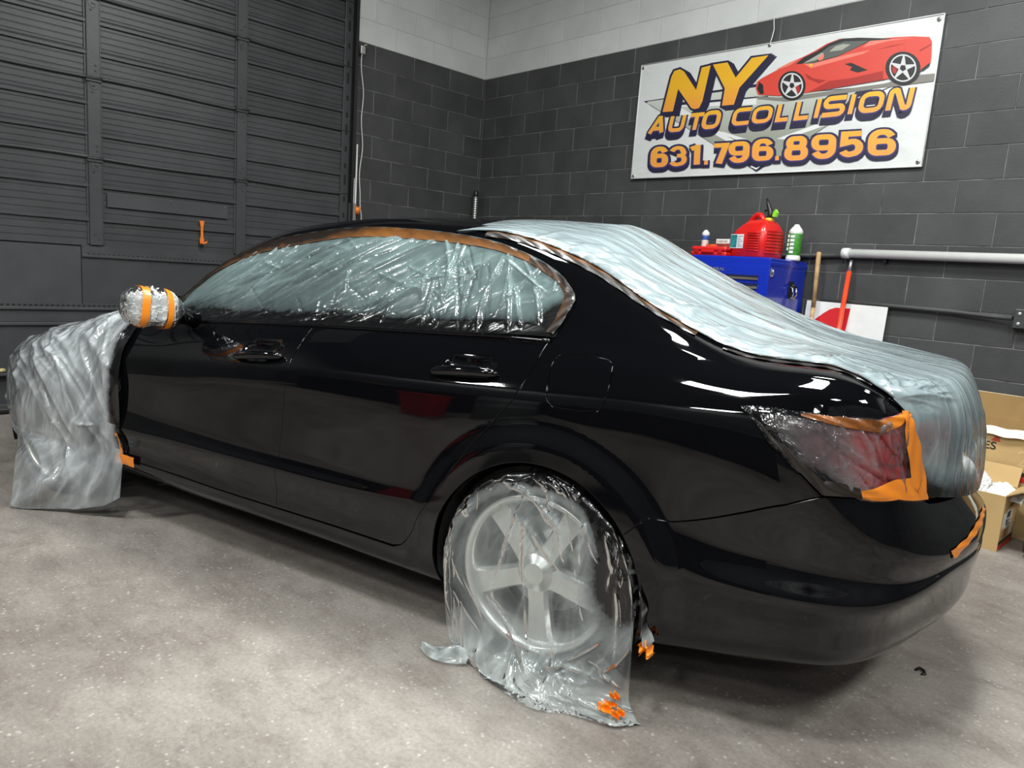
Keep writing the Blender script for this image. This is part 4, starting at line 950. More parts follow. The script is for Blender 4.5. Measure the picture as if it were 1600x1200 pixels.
hz = np.clip(.52+.10*smoothn(S, Q, 7, 31)+.26*np.clip(h/.009, -1, 1)+.22*np.clip((S-.38)/.2, 0, 1)-.12*np.clip((Q-.80)/.1, 0, 1)+.15*(Q < .3), .12, .93)
pt = 1.1*np.clip(1-S/.055, 0, 1)*(Q > .2)*(Q < .84)+.55*np.clip(1-S/.10, 0, 1)*(Q > .22)*(Q < .7)
link('film_sheet', grid_mesh('film_sheet', P-np.array(ff.location[:]), attrs={'haze': hz, 'paint': np.clip(pt, 0, 1.2)}), M_ffront, ff)
for vv0, vv1, nm in ((.16,.30,'tape_strip'),(.115,.165,'tape_strip')):
    tape_strip(ff, [(-2.085,vv0),(-2.09,vv1)] if vv0 > .13 else [(-2.135,.12),(-2.0,.12)], .022 if vv0 > .13 else .05, M_tape, off=.016, paintf=lambda u, v, k: .05+0*u, n=14, label='orange tape at the foot of the front door')
# --- wrapped door mirror
mr = thing('mirror_wrap', 'door mirror bundled in white film with two orange tape bands', 'masking film', (-1.725,-1.015,1.035))
nA, nB = 96, 72; A, Bq = np.meshgrid(np.linspace(0, 1, nA), np.linspace(0, 2*math.pi, nB), indexing='ij')
# local axis x' = along the mirror, from outer tip (0) to the door (1)
cx = np.interp(A, [0,1], [-.125,.120])
prof = _pchip([0,.03,.10,.3,.6,.8,.92,1], [0.001,.45,.78,.98,1.0,.86,.55,.30], A[:, 0])[:, None]+0*A
hh = .078*prof; dd = .072*prof
wr = folds(A, Bq/6.28, rand_lines(50, (.0,1,0,1), 1.2, .5, (.1,.5), (.008,.02), (.3,1.2)), .006)+.003*smoothn(A*4, Bq, 3, 5)
ca, sa = np.cos(Bq), np.sin(Bq); ca2 = np.sign(ca)*np.abs(ca)**.75; sa2 = np.sign(sa)*np.abs(sa)**.75
P = np.stack([cx, (dd+wr)*ca2, (hh+wr)*sa2-.020*A], -1)
P[..., 2] += np.where(sa > .9, .010*np.sin(A*60)*np.exp(-((A-.45)/.25)**2), 0)
Rm = np.array(Matrix.Rotation(math.radians(80), 3, 'Z')); P = P@Rm.T
pt = np.clip((A-.72)/.12, 0, 1)*1.1-.2*(ca2 < -.5)*(A < .8)
link('film_wrap', grid_mesh('film_wrap', P, attrs={'haze': np.clip(.93-.5*np.clip(.22-A, 0, 1)*4-.1*np.sin(A*30+Bq*2), .2, 1), 'paint': np.clip(pt-.15, 0, 1.2)}), mat_film('mirror_masking_film', (.86,.88,.88), .3, nscale=26, strength=.7, dist=.004), mr)
for a0, a1, sl in ((.24,.36,.05),(.63,.73,.02)):
    aa, bb = np.meshgrid(np.linspace(a0, a1, 9), np.linspace(0, 2*math.pi, 60), indexing='ij'); aw = aa+sl*np.sin(bb*1.0+.6)
    pr = _pchip([0,.03,.10,.3,.6,.8,.92,1], [0.001,.45,.78,.98,1.0,.86,.55,.30], aw.ravel()).reshape(aw.shape)
    ca, sa = np.cos(bb), np.sin(bb); ca2 = np.sign(ca)*np.abs(ca)**.75; sa2 = np.sign(sa)*np.abs(sa)**.75
    Pp = np.stack([np.interp(aw, [0,1], [-.125,.120]), (.072*pr+.0065)*ca2, (.078*pr+.0065)*sa2-.020*aw], -1)@Rm.T
    link('tape_band', grid_mesh('tape_band', Pp, attrs={'paint': aa*0-.25}), M_tape2, mr)
m = MB(); m.tube([(.0,.06,-.025),(.01,.12,-.04),(.0,.19,-.065)], [.045,.035,.04], 14)
m.build('mirror_foot', M_car, car, loc=(-1.725,-1.015,1.035))
m = MB()
m.lathe([(.02,-.10),(.06,-.095),(.066,0),(.055,.09),(.02,.10)], 24, Matrix.Rotation(math.radians(80), 4, 'Z')@Matrix.Rotation(math.pi/2, 4, 'Y'), sx=1.0, sy=.85); m.build('door_mirror', M_car, car, loc=(-1.725,-1.015,1.03))
# tape scraps on the bumper top, and paint-wet licence-lamp chip
tape_strip(car, [(1.31,.525),(1.40,.560),(1.52,.585),(1.66,.600),(1.76,.60)], [.055,.03,.03,.025,.02], M_tape, off=.004, paintf=lambda u, v, k: .0+0*u, n=50, label='orange tape along the bumper edge')
# ---------------------------------------------------------------- the banner
ban = thing('banner', 'white vinyl shop banner with orange lettering and a red sports car', 'banner', RW(3.26,.0,2.61), YAW)
Minv = Matrix.Translation((-3.26, 0, -2.61))
ART = (0.00305798, 0.000186771, 1.695, 0.000489398, -0.00198669, 3.702, 0.000275167, -2.15582e-05)
def art(x, y):                                            # layout sketch -> metres on the banner
    w_ = ART[6]*x+ART[7]*y+1; return ((ART[0]*x+ART[1]*y+ART[2])/w_-3.26, (ART[3]*x+ART[4]*y+ART[5])/w_-2.61)
def ink(name, c0, c1=None, rough=.45, z0=-.4, z1=.4):
    t = NT(name)
    if c1 is None: t.set(Base_Color=c0, Roughness=rough)
    else:
        sx = t.n('ShaderNodeSeparateXYZ'); t.l(t.obj(), sx.inputs[0]); mr = t.n('ShaderNodeMapRange'); mr.inputs[1].default_value = z0; mr.inputs[2].default_value = z1; t.l(sx.outputs[2], mr.inputs[0])
        t.set(Base_Color=t.mix(mr.outputs[0], c0, c1), Roughness=rough)
    return t.m
I_navy = ink('navy_ink', (.018,.016,.045)); I_black = ink('black_ink', (.012,.012,.014))
I_o1 = ink('orange_ink', (.80,.27,.06), (.78,.42,.02), z0=.0, z1=.25); I_o2 = ink('orange_ink', (.82,.30,.09), (.80,.42,.03), z0=-.17, z1=.02); I_o3 = ink('orange_ink', (.84,.33,.07), (.82,.42,.03), z0=-.38, z1=-.15)
I_purple = ink('violet_ink', (.045,.035,.16)); I_grey = ink('grey_green_ink', (.30,.32,.27), (.55,.57,.52), z0=-.2, z1=.15); I_wht = ink('white_ink', (.72,.73,.73))
I_red = ink('red_ink', (.62,.055,.035)); I_redd = ink('deep_red_ink', (.36,.02,.015)); I_redl = ink('pale_red_ink', (.78,.19,.14)); I_glass = ink('car_window_ink', (.09,.10,.09)); I_gl2 = ink('window_glint_ink', (.33,.34,.29)); I_silver = ink('silver_ink', (.58,.58,.58)); I_shadow = ink('shadow_ink', (.20,.19,.17))
def vinyl():
    t = NT('white_vinyl'); n = t.noise(3.2, 4, .5, sc=(1,1,1.4)); t.set(Base_Color=(.66,.675,.67), Roughness=.38); t.bump(n, .5, .03); return t.m
M_vinyl = vinyl()
c4 = [(-1.180,-.468),(1.175,-.484),(1.172,.448),(-1.176,.480)]
def banner_grid(nx=50, nz=20):
    P = np.zeros((nx, nz, 3)); A, Bq = np.meshgrid(np.linspace(0, 1, nx), np.linspace(0, 1, nz), indexing='ij')
    for c in range(2):
        q = (1-A)*(1-Bq)*c4[0][c]+A*(1-Bq)*c4[1][c]+A*Bq*c4[2][c]+(1-A)*Bq*c4[3][c]; P[..., 0 if c == 0 else 2] = q
    P[..., 1] = -.020-.0015*np.sin(A*9+Bq*2); return P
P = banner_grid(); Pb = P.copy(); Pb[..., 1] += .003
link('sheet', grid_mesh('sheet', P[:, ::-1]), M_vinyl, ban); link('backing', grid_mesh('backing', Pb), M_vinyl, ban)
for i in range(4):
    a, b = c4[i], c4[(i+1)%4]; m = MB(); m.tube([(a[0], -.022, a[1]), ((a[0]+b[0])/2, -.0225, (a[1]+b[1])/2), (b[0], -.022, b[1])], .0045, 8); m.build('hem', M_vinyl, ban)
for gx, gz in ((-1.155,.455),(1.145,.42),(-1.155,-.445),(1.148,-.455),(0.0,.452)):
    m = MB(); m.lathe([(.0055,0),(.013,.001),(.013,.003),(.0055,.004)], 16, Matrix.Translation((gx, -.024, gz))@Matrix.Rotation(math.pi/2, 4, 'X'), cap=False); g = m.build('grommet', M_steel, ban)
    m = MB(); m.lathe([(.006,0),(.006,.002)], 12, Matrix.Translation((gx, -.0235, gz))@Matrix.Rotation(math.pi/2, 4, 'X')); m.build('hole', M_blackpl, g)
m = MB(); m.tube([(.0,-.028,.452),(.012,-.026,.50),(.018,-.02,.56),(.006,-.015,.62),(.0,-.008,.655)], .0035, 6); m.build('hanging_cord', M_white, ban)
def flatpoly(polys, name, mat, depth, xf=art):
    V = []; F = []
    for ip, p in enumerate(polys):
        q = [xf(*k) for k in p]; n0 = len(V)
        if area2(q) < 0: q = q[::-1]
        tris = None
        from mathutils.geometry import tessellate_polygon
        tris = tessellate_polygon([[Vector((a, b, 0)) for a, b in q]])
        V += [(a, -depth-(ip%25)*1.1e-5, b) for a, b in q]; F += [tuple(n0+i for i in t) for t in tris]
    # face the room (-y)
    V = np.array(V); FF = []
    for t in F:
        a, b, c = V[list(t)]; n = np.cross(b-a, c-a); FF.append(t if n[1] < 0 else t[::-1])
    return link(name, nmesh(name, V, FF, smooth=False), mat, ban, kind='stuff' if len(polys) > 1 and 'letter_' in name or 'digit_' in name or 'chevron' in name or 'car' in name or 'window' in name or 'spokes' in name else None)
def stroke(pts, wd, closed=False):
    """mitred stroke polygons of a polyline"""
    out = []; n = len(pts); pts = [np.array(p, float) for p in pts]; segs = []
    rng = range(n if closed else n-1)
    nor = []
    for i in rng:
        d = pts[(i+1)%n]-pts[i]; d /= np.linalg.norm(d)+1e-9; nor.append(np.array([-d[1], d[0]]))
    L = []; R = []
    for i in range(n):
        if closed: a, b = nor[i-1], nor[i]
        else: a = nor[max(0, i-1)]; b = nor[min(n-2, i)]
        m = a+b; l = np.linalg.norm(m); m = m/l if l > .3 else b; k = 1/max(.45, m@b)
        L.append(pts[i]+m*k*wd/2); R.append(pts[i]-m*k*wd/2)
    for i in rng:
        j = (i+1)%n; out.append([L[i], L[j], R[j], R[i]])
    return out
def rr(x0, y0, x1, y1, r, n=5):      # rounded rectangle path
    o = []
    for cx_, cy_, a in ((x1-r, y1-r, 0), (x0+r, y1-r, 90), (x0+r, y0+r, 180), (x1-r, y0+r, 270)):
        for i in range(n+1): t_ = math.radians(a+90*i/n); o.append((cx_+r*math.cos(t_), cy_+r*math.sin(t_)))
    return o
def arcp(cx_, cy_, rx, ry, a0, a1, n=10): return [(cx_+rx*math.cos(math.radians(a)), cy_+ry*math.sin(math.radians(a))) for a in np.linspace(a0, a1, n)]
G = {   # glyph centre lines in a 1 x 1 box, y up; (points, closed)
 'A': [([(.08,.04),(.55,.93),(.62,.93),(.90,.04)],0),([(.30,.30),(.82,.30)],0)],
 'U': [([(.10,.98)]+arcp(.32,.32,.22,.24,180,270,6)+arcp(.68,.32,.22,.24,270,360,6)+[(.90,.98)],0)],
 'T': [([(.02,.90),(.98,.90)],0),([(.5,.90),(.5,.02)],0)],
 'O': [(rr(.10,.10,.90,.90,.27),1)],
 'C': [([(.97,.90)]+arcp(.36,.64,.26,.26,90,180,6)+arcp(.36,.36,.26,.26,180,270,6)+[(.97,.10)],0)],
 'L': [([(.12,.98),(.12,.10),(.97,.10)],0)],
 'I': [([(.5,.98),(.5,.02)],0)],
 'S': [([(.97,.90)]+arcp(.28,.70,.18,.20,90,270,7)+arcp(.72,.30,.18,.20,90,-90,7)+[(.03,.10)],0)],
 'N': [([(.10,.02),(.10,.60)]+arcp(.24,.78,.14,.14,180,50,5)+arcp(.76,.22,.14,.14,230,360,5)+[(.90,.40),(.90,.98)],0)],
}
def place(gl, box, wd, sh, sl, dx=0, dy=0, sx=1.0):
    x0, y0, x1, y1 = box; hgt = (y1-y0); W = x1-x0-sh*hgt; rise = sl*W; H = hgt-rise; out = []
    for pts, cl in gl:
        # stroke in a metric box (W x H), then shear
        ps = stroke([(p[0]*W/sx, p[1]*H) for p in pts], wd, cl)
        for q in ps: out.append([(x0+dx+a*sx+sh*b, y1+dy-b-sl*a*sx) for a, b in q])
    return out
Lb = [('A',(157,521,243,603)),('U',(245,514,331,592)),('T',(331,504,414,587)),('O',(392,493,491,581)),('C',(526,481,627,565)),('O',(614,474,723,556)),('L',(724,463,800,548)),('L',(806,451,892,541)),('I',(888,442,942,533)),('S',(926,427,1052,528)),('I',(1040,421,1094,516)),('O',(1088,408,1222,510)),('N',(1214,391,1352,500))]
def wdof(b): return (b[3]-b[1])*.215
# chevron artwork behind the letters
flatpoly([[(138,455),(640,378),(780,420),(1110,392),(1268,375),(1180,420),(640,768),(560,715)]], 'printed_chevron', I_navy, .0236)
flatpoly([[(160,455),(640,392),(700,430),(160,470),(150,462)],[(160,466),(240,462),(560,690),(520,690)],[(690,428),(1100,398),(1050,425),(700,450)],[(300,474),(640,440),(1090,405),(980,540),(930,570),(640,742),(560,700),(380,600)],[(420,600),(880,590),(640,735),(560,690)],[(780,590),(960,560),(700,730),(655,720)]], 'printed_chevron', I_grey, .0240, )
flatpoly([[(240,478),(640,442),(640,470),(300,480),(560,640),(520,640)],[(490,590),(600,625),(560,630),(470,592)],[(900,560),(960,558),(770,625),(730,622)],[(620,742),(640,752),(664,738),(640,760),(612,746)],[(1180,392),(1230,392),(1120,440),(1090,440)]], 'printed_chevron', I_wht, .0243)
NYP = [[(222,503),(262,345),(275,320),(300,312),(318,322),(372,405),(397,305),(437,295),(400,455),(385,485),(365,490),(350,485),(292,400),(268,500)], [(447,292),(512,282),(548,350),(620,262),(695,250),(565,395),(540,470),(487,475),(500,398)]]
def grow(p, k):
    p = np.array(p, float); s_ = 1 if area2(p) > 0 else -1; d1 = p-np.roll(p, 1, 0); d2 = np.roll(p, -1, 0)-p
    n1 = np.stack([d1[:, 1], -d1[:, 0]], 1); n1 /= np.linalg.norm(n1, axis=1)[:, None]; n2 = np.stack([d2[:, 1], -d2[:, 0]], 1); n2 /= np.linalg.norm(n2, axis=1)[:, None]
    m = n1+n2; m /= np.linalg.norm(m, axis=1)[:, None]+1e-9; c = np.clip((m*n1).sum(1), .5, 1)
    return p+m*(k/c)[:, None]*s_
def shifted(ps, dx, dy): return [[(a+dx, b+dy) for a, b in p] for p in ps]
gr = [grow(p, 9) for p in NYP]
for k, (dx, dy) in enumerate(((22,13),(14,8),(7,4),(0,0))): flatpoly(shifted(gr, dx, dy), 'printed_letter_shadow', I_navy, .0246+.0002*k)
for nm, p in zip('NY', NYP): flatpoly([p], 'printed_letter', I_o1, .0258)
nav = []; 
for ch, bx_ in Lb:
    for dx, dy in ((0,0),(-3,10),(-5,19),(-8,28)): nav += place(G[ch], bx_, wdof(bx_)+15, .24, .10, dx, dy)
flatpoly(nav, 'printed_letter_shadow', I_navy, .0262)
vio = []
for ch, bx_ in Lb: vio += place(G[ch], bx_, wdof(bx_)+7, .24, .10, 1, 3)
flatpoly(vio, 'printed_letter_shadow', I_purple, .0266)
for ch, bx_ in Lb: flatpoly(place(G[ch], bx_, wdof(bx_), .24, .10), 'printed_letter', I_o2, .0271)
D = {
 '6': [(rr(.14,.12,.86,.56,.20),1),([(.14,.40)]+arcp(.44,.60,.30,.30,180,90,6)+arcp(.56,.60,.28,.30,90,40,4)+[(.84,.72)],0)],
 '9': [(rr(.14,.44,.86,.88,.20),1),([(.86,.60)]+arcp(.56,.40,.30,.30,0,-90,6)+arcp(.44,.40,.28,.30,270,220,4)+[(.16,.28)],0)],
 '3': [([(.12,.74)]+arcp(.44,.70,.30,.20,150,0,8)+arcp(.56,.66,.22,.14,0,-90,5)+[(.40,.52)],0),([(.40,.52),(.56,.52)]+arcp(.58,.32,.24,.20,90,-90,8)+arcp(.42,.30,.30,.20,270,200,5),0)],
 '1': [([(.10,.80),(.42,.86),(.58,.90)],0),([(.58,.98),(.58,.02)],0)],
 '7': [([(.04,.88),(.86,.88),(.42,.02)],0)],
 '8': [(rr(.20,.54,.80,.90,.17),1),(rr(.14,.10,.86,.52,.19),1)],
 '5': [([(.90,.90),(.22,.90),(.20,.54)]+arcp(.56,.36,.28,.24,100,-90,9)+arcp(.44,.34,.30,.24,270,205,5),0)],
 '.': [([(.5,.98),(.5,.02)],0)],
}
Db = [('6',(171,655,247,752)),('3',(252,650,338,748)),('1',(340,646,405,741)),('.',(404,717,430,738)),('7',(446,638,516,736)),('9',(516,630,612,731)),('6',(622,620,718,724)),('.',(720,698,747,719)),('8',(766,608,873,721)),('9',(884,598,998,714)),('5',(1007,586,1121,706)),('6',(1136,577,1266,702))]
def dw(ch, b): return (b[2]-b[0])*.62 if ch == '.' else (b[3]-b[1])*(.165 if ch == '3' else .2)
nav = []
for ch, b in Db:
    for dx, dy in ((0,0),(0,8),(-1,15)): nav += place(D[ch], b, dw(ch, b)+17, .05, .055, dx, dy, sx=1.45 if ch != '.' else 1.0)
flatpoly(nav, 'printed_digit_shadow', I_navy, .0274)
vio = []
for ch, b in Db: vio += place(D[ch], b, dw(ch, b)+9, .05, .055, 0, 2, sx=1.45 if ch != '.' else 1.0)
flatpoly(vio, 'printed_digit_shadow', I_purple, .0278)
for ch, b in Db: flatpoly(place(D[ch], b, dw(ch, b), .05, .055, sx=1.45 if ch != '.' else 1.0), 'printed_digit', I_o3, .0282)
# the red sports car print
def carx(x, y): return art(x/1.75+600, y/1.75+57.14)
def cp(pl, nm, mat, d): return flatpoly(pl, nm, mat, d, xf=carx)
cp([[(60,655),(240,668),(480,640),(1060,560),(1350,490),(1470,480),(1450,540),(1230,570),(640,650),(300,700),(80,680)]], 'printed_shadow', I_shadow, .0248)
cp([[(75,548),(110,520),(250,445),(330,395),(430,355),(520,310),(620,250),(720,212),(860,203),(1000,213),(1150,200),(1300,193),(1420,198),(1440,235),(1435,350),(1430,395),(1370,455),(1330,470),(1060,530),(800,575),(480,628),(240,655),(85,645),(68,600)]], 'printed_car_body', I_red, .0286)
cp([[(380,408),(440,358),(540,310),(640,248),(740,210),(870,203),(1130,210),(1110,216),(960,228),(830,292),(700,352),(600,378),(520,402)]], 'printed_car_roof', I_black, .0290)
cp([[(430,404),(560,330),(640,272),(760,232),(950,226),(830,288),(700,348),(600,374),(520,400)]], 'printed_car_window', I_glass, .0293)
cp([[(640,312),(690,268),(750,252),(808,256),(740,300)],[(440,402),(580,320),(600,322),(540,376)]], 'printed_window_glint', I_gl2, .0296)
cp([[(548,372),(570,342),(596,326),(600,345),(592,370),(565,382)],[(230,448),(330,396),(420,362),(330,420),(260,446)]], 'printed_car_detail', I_redl, .0297)
cp([[(760,408),(812,398),(940,455),(862,475),(800,455),(820,432)],[(95,545),(125,570),(130,640),(100,640),(78,600)],[(1350,455),(1420,400),(1425,415),(1370,460)],[(548,372),(562,362),(562,384),(546,386)]], 'printed_car_vent', I_black, .0294)
cp([[(480,625),(640,540),(800,520),(1060,460),(1062,530),(800,575)],[(450,480),(520,520),(620,535),(560,560),(470,520)],[(1000,300),(1120,265),(1250,245),(1130,275)],[(1340,300),(1435,250),(1436,262),(1350,312)]], 'printed_car_shade', I_redd, .0288)
cp([[(430,400),(520,402),(800,330),(960,300),(900,330),(700,385),(500,440)],[(960,225),(1150,212),(1300,205),(1100,230),(900,280)]], 'printed_car_shine', I_redl, .0289)
cp([[(485,405),(512,405),(508,425),(492,432)]], 'printed_badge', I_o3, .0295)
for cx_, cy_, rt, rwx, ri in ((350,575,(107,113),(87,98),0),(1215,440,(137,128),(106,108),1)):
    cp([[(cx_+rt[0]*math.cos(a), cy_+rt[1]*math.sin(a)) for a in np.linspace(0, 2*math.pi, 40)[:-1]]], 'printed_tyre', I_black, .0298)
    cp(stroke([(cx_+rwx[0]*.94*math.cos(a), cy_+rwx[1]*.94*math.sin(a)) for a in np.linspace(0, 2*math.pi, 40)[:-1]], 11, True), 'printed_rim', I_silver, .0302)
    cp([[(cx_+rwx[0]*.5+18*math.cos(a), cy_+30+35*math.sin(a)) for a in np.linspace(0, 2*math.pi, 16)[:-1]] if not ri else [(cx_-rwx[0]*.62+18*math.cos(a), cy_+10+35*math.sin(a)) for a in np.linspace(0, 2*math.pi, 16)[:-1]]], 'printed_brake', I_redd, .0300)
    sp = []
    for k in range(5):
        a = math.radians(-90+72*k+4); c, s_ = math.cos(a), math.sin(a)
        sp.append([(cx_+rwx[0]*(c*.93-s_*q), cy_+rwx[1]*(s_*.93+c*q)) for q in (-.05,.05)]+[(cx_+rwx[0]*(c*.2-s_*q), cy_+rwx[1]*(s_*.2+c*q)) for q in (.20,-.20)])
    cp(sp, 'printed_spokes', I_silver, .0304)
# ---------------------------------------------------------------- blue tool chest and what stands on it
def text_mesh(txt, size, mat, parent, loc, rot, name='printed_text', ext=.0008, sx=1.0, off=0, align='CENTER', label=None):
    c = bpy.data.curves.new(name, 'FONT'); c.body = txt; c.size = size; c.extrude = ext; c.align_x = align; c.align_y = 'CENTER'; c.offset = off; c.resolution_u = 3
    o = bpy.data.objects.new(name, c); COL.objects.link(o); bpy.context.view_layer.update()
    me = bpy.data.meshes.new_from_object(o.evaluated_get(bpy.context.evaluated_depsgraph_get())); bpy.data.objects.remove(o); bpy.data.curves.remove(c)
    for v in me.vertices: v.co.x *= sx
    me.materials.clear(); r = link(name, me, mat, parent, loc=loc, rot=rot, label=label); return r
M_blue = NT('glossy_blue_enamel').set(Base_Color=(.006,.028,.42), Roughness=.22, Coat_Weight=.6, Coat_Roughness=.08).m
FR = (math.pi/2, 0, 0)                        # text facing the room (-y)
FS = (math.pi/2, 0, math.pi/2)                # text facing +x
ch = thing('tool_chest', 'tall glossy blue steel tool chest with chrome drawer pulls', 'tool chest', RW(3.455,.315,0), YAW)
# local: x -0.32..0.32, y -0.285 (front) .. 0.285 (wall)
m = MB(); m.box(-.32,.32,-.265,.285,.14,.93,.006); m.build('cabinet_body', M_blue, ch)
m = MB(); m.box(-.315,.315,-.275,.275,.945,1.478,.006); m.build('chest_body', M_blue, ch)
m = MB(); m.prism([(-.318,1.425),(.318,1.425),(.318,1.458),(.300,1.482),(-.300,1.482),(-.318,1.458)], -.272, .29, Matrix(((1,0,0,0),(0,0,1,0),(0,1,0,0),(0,0,0,1))))
bmesh.ops.bevel(m.bm, geom=list(m.bm.edges), offset=.006, segments=2, affect='EDGES'); m.build('lid', M_blue, ch)
m = MB(); m.box(-.316,.316,-.279,-.270,.945,1.422,.002); 
m.build('front_frame', M_blue, ch)
def drawer(x0, x1, z0, z1):
    d = MB(); d.box(x0, x1, -.287, -.276, z0, z1, .003); o = d.build('drawer', M_blue, ch)
    d = MB(); d.prism([(-.297, z1-.026),(-.303, z1-.010),(-.296, z1-.002),(-.286, z1-.002),(-.286, z1-.006),(-.294, z1-.008),(-.291, z1-.026)], x0+.004, x1-.004, Matrix(((0,0,1,0),(1,0,0,0),(0,1,0,0),(0,0,0,1))))
    d.build('drawer_pull', M_chrome, o); d = MB(); d.box(x0, x1, -.2865, -.280, z1+.0005, z1+.006); d.build('drawer_gap', M_blackpl, o)
xs = [(-.25,-.005),(.005,.255)]
for a, b in xs: drawer(a, b, 1.300, 1.352)
for z0, z1 in ((1.240,1.292),(1.178,1.232),(1.10,1.17),(1.02,1.09),(.955,1.01)): drawer(-.25, .255, z0, z1)
for z0, z1 in ((.80,.90),(.68,.79),(.55,.67),(.36,.54),(.16,.35)): drawer(-.28, .28, z0, z1)
text_mesh('U.S. GENERAL', .030, M_steel, ch, (-.135,-.281,1.388), FR, sx=1.25, off=.0006)
m = MB(); m.lathe([(.006,0),(.006,.003)], 12, Matrix.Translation((.02,-.281,1.388))@Matrix.Rotation(math.pi/2, 4, 'X')); m.build('badge_dot', M_chrome, ch)
m = MB(); m.box(.300,.322,-.262,-.232,1.355,1.410,.004); m.tube([(.326,-.247,1.36),(.330,-.247,1.38),(.326,-.247,1.405)], .006, 8); m.build('lid_latch', M_chrome, ch)
m = MB(); m.box(.316,.322,.03,.095,1.215,1.335,.004); g = m.build('side_handle', M_blackpl, ch)
m = MB(); m.tube([(.322,.04,1.30),(.345,.035,1.285),(.352,.035,1.25),(.345,.04,1.225)], .007, 8); m.tube([(.322,.085,1.30),(.345,.09,1.285),(.352,.09,1.25),(.345,.085,1.225)], .007, 8); m.tube([(.345,.04,1.225),(.35,.062,1.215),(.345,.085,1.225)], .009, 8); m.build('handle_bail', M_chrome, g)
m = MB(); m.tube([(.335,.035,1.297),(.338,.062,1.305),(.335,.09,1.297)], .014, 10); m.build('handle_grip', M_blackpl, g)
for sx_ in (-.25,.25):
    for sy_ in (-.2,.2):
        m = MB(); m.lathe([(.055,-.02),(.062,-.012),(.062,.012),(.055,.02)], 20, Matrix.Translation((sx_, sy_, .062))@Matrix.Rotation(math.pi/2, 4, 'Y')); w_ = m.build('caster', M_blackpl, ch)
        m = MB(); m.box(sx_-.03, sx_+.03, sy_-.02, sy_+.02, .115, .14); m.box(sx_-.03, sx_-.025, sy_-.02, sy_+.02, .05, .12); m.box(sx_+.025, sx_+.03, sy_-.02, sy_+.02, .05, .12); m.build('caster_fork', M_steel, w_)
TOPZ = 1.4825
def on_top(name, label, cat, s, t, rz=0): return thing(name, label, cat, RW(s, t, TOPZ), YAW+rz)
# gas can
gc = on_top('fuel_can', 'red plastic fuel can with a black and green spout on the tool chest', 'fuel can', 3.50, .30, math.radians(-14))
m = MB()
rings = []
lv = [(0,.150,.115,0),(.012,.160,.125,0),(.12,.160,.125,0),(.165,.158,.122,0),(.20,.145,.110,.006),(.235,.118,.090,.018),(.262,.088,.070,.026),(.272,.06,.05,.03)]
for z_, rx, ry, ox in lv:
    ring = []
    for k in range(40):
        a = 2*math.pi*k/40; c, s_ = math.cos(a), math.sin(a); e = 2/5.0
        ring.append(m.bm.verts.new((ox+rx*math.copysign(abs(c)**e, c), ry*math.copysign(abs(s_)**e, s_), z_)))
    rings.append(ring)
for a, b in zip(rings, rings[1:]):
    for k in range(40): m.bm.faces.new((a[k], a[(k+1)%40], b[(k+1)%40], b[k])).smooth = True
m.bm.faces.new(rings[0][::-1]); m.bm.faces.new(rings[-1]); m.build('can_body', M_red, gc)
m = MB(); m.tube([(-.130,0,.17),(-.105,0,.225),(-.065,0,.285),(-.03,0,.312),(.005,0,.308),(.03,0,.28),(.035,0,.255)], [.020,.021,.021,.021,.021,.020,.018], 14); m.build('can_handle', M_red, gc)
m = MB()
for i in range(8): m.tube([(.1615,-.085,.04+.022*i),(.1635,0,.04+.022*i),(.1615,.085,.04+.022*i)], .0035, 6)
for i in range(8): m.tube([(.02,-.1265,.05+.018*i),(.13,-.1265,.05+.018*i)], .003, 6)
m.build('ribs', M_red, gc)
m = MB(); m.box(-.135,-.015,-.1285,-.126,.065,.165); m.build('label_sheet', M_white, gc, label='white and teal label')
m = MB(); m.box(-.133,-.075,-.1292,-.128,.070,.160); m.build('label_print', flat('teal_print', (.02,.22,.23), .5, var=.5, scale=60), gc)
m = MB()
for i in range(7): m.box(-.070,-.020-.012*(i%3),-.1292,-.128,.075+.012*i,.080+.012*i)
m.build('label_lines', flat('grey_print', (.3,.32,.35), .6), gc)
m = MB(); m.lathe([(.030,0),(.032,.01),(.032,.022),(.02,.028)], 20, Matrix.Translation((.078,.01,.262))); m.build('spout_collar', flat('yellow_plastic', (.75,.5,.03), .4), gc)
m = MB(); m.tube([(.078,.01,.285),(.085,.01,.31),(.072,.01,.345),(.048,.01,.39),(.035,.01,.425)], [.024,.022,.018,.012,.007], 12); m.tube([(.085,.01,.31),(.12,.01,.315),(.135,.01,.30)], [.016,.014,.010], 10); m.tube([(.055,.01,.35),(.035,.01,.345),(.03,.01,.335)], .007, 8); m.build('spout', M_blackpl, gc)
m = MB(); m.prism([(.118,.295),(.150,.292),(.158,.322),(.140,.345),(.122,.325)], -.014, .006, Matrix(((1,0,0,0),(0,0,1,0),(0,1,0,0),(0,0,0,1)))); m.build('spout_trigger', flat('lime_plastic', (.28,.72,.05), .4), gc)
# bottle, green
M_green = flat('green_print', (.05,.25,.03), .4, var=.3, scale=50)
b1 = on_top('spray_bottle', 'white and green bottle with a cone cap at the chest corner', 'bottle', 3.735, .20)
m = MB(); m.lathe([(.047,0),(.050,.004),(.050,.022),(.046,.028),(.044,.05),(.044,.185),(.047,.195),(.047,.205),(.038,.222),(.020,.244),(.016,.252),(.012,.254)], 28); m.build('bottle_body', M_white, b1)
m = MB(); m.lathe([(.0448,.035),(.0452,.036),(.0452,.188),(.0448,.189)], 28, cap=False); m.build('wrap_label', M_green, b1)
m = MB()
for i in range(5): m.box(-.013,.017,-.0475,-.0452,.05+.027*i,.068+.027*i)
for i in range(4): m.box(-.036,-.026,-.040,-.034,.07+.03*i,.09+.03*i)
m.build('label_print', M_white, b1, kind='stuff')
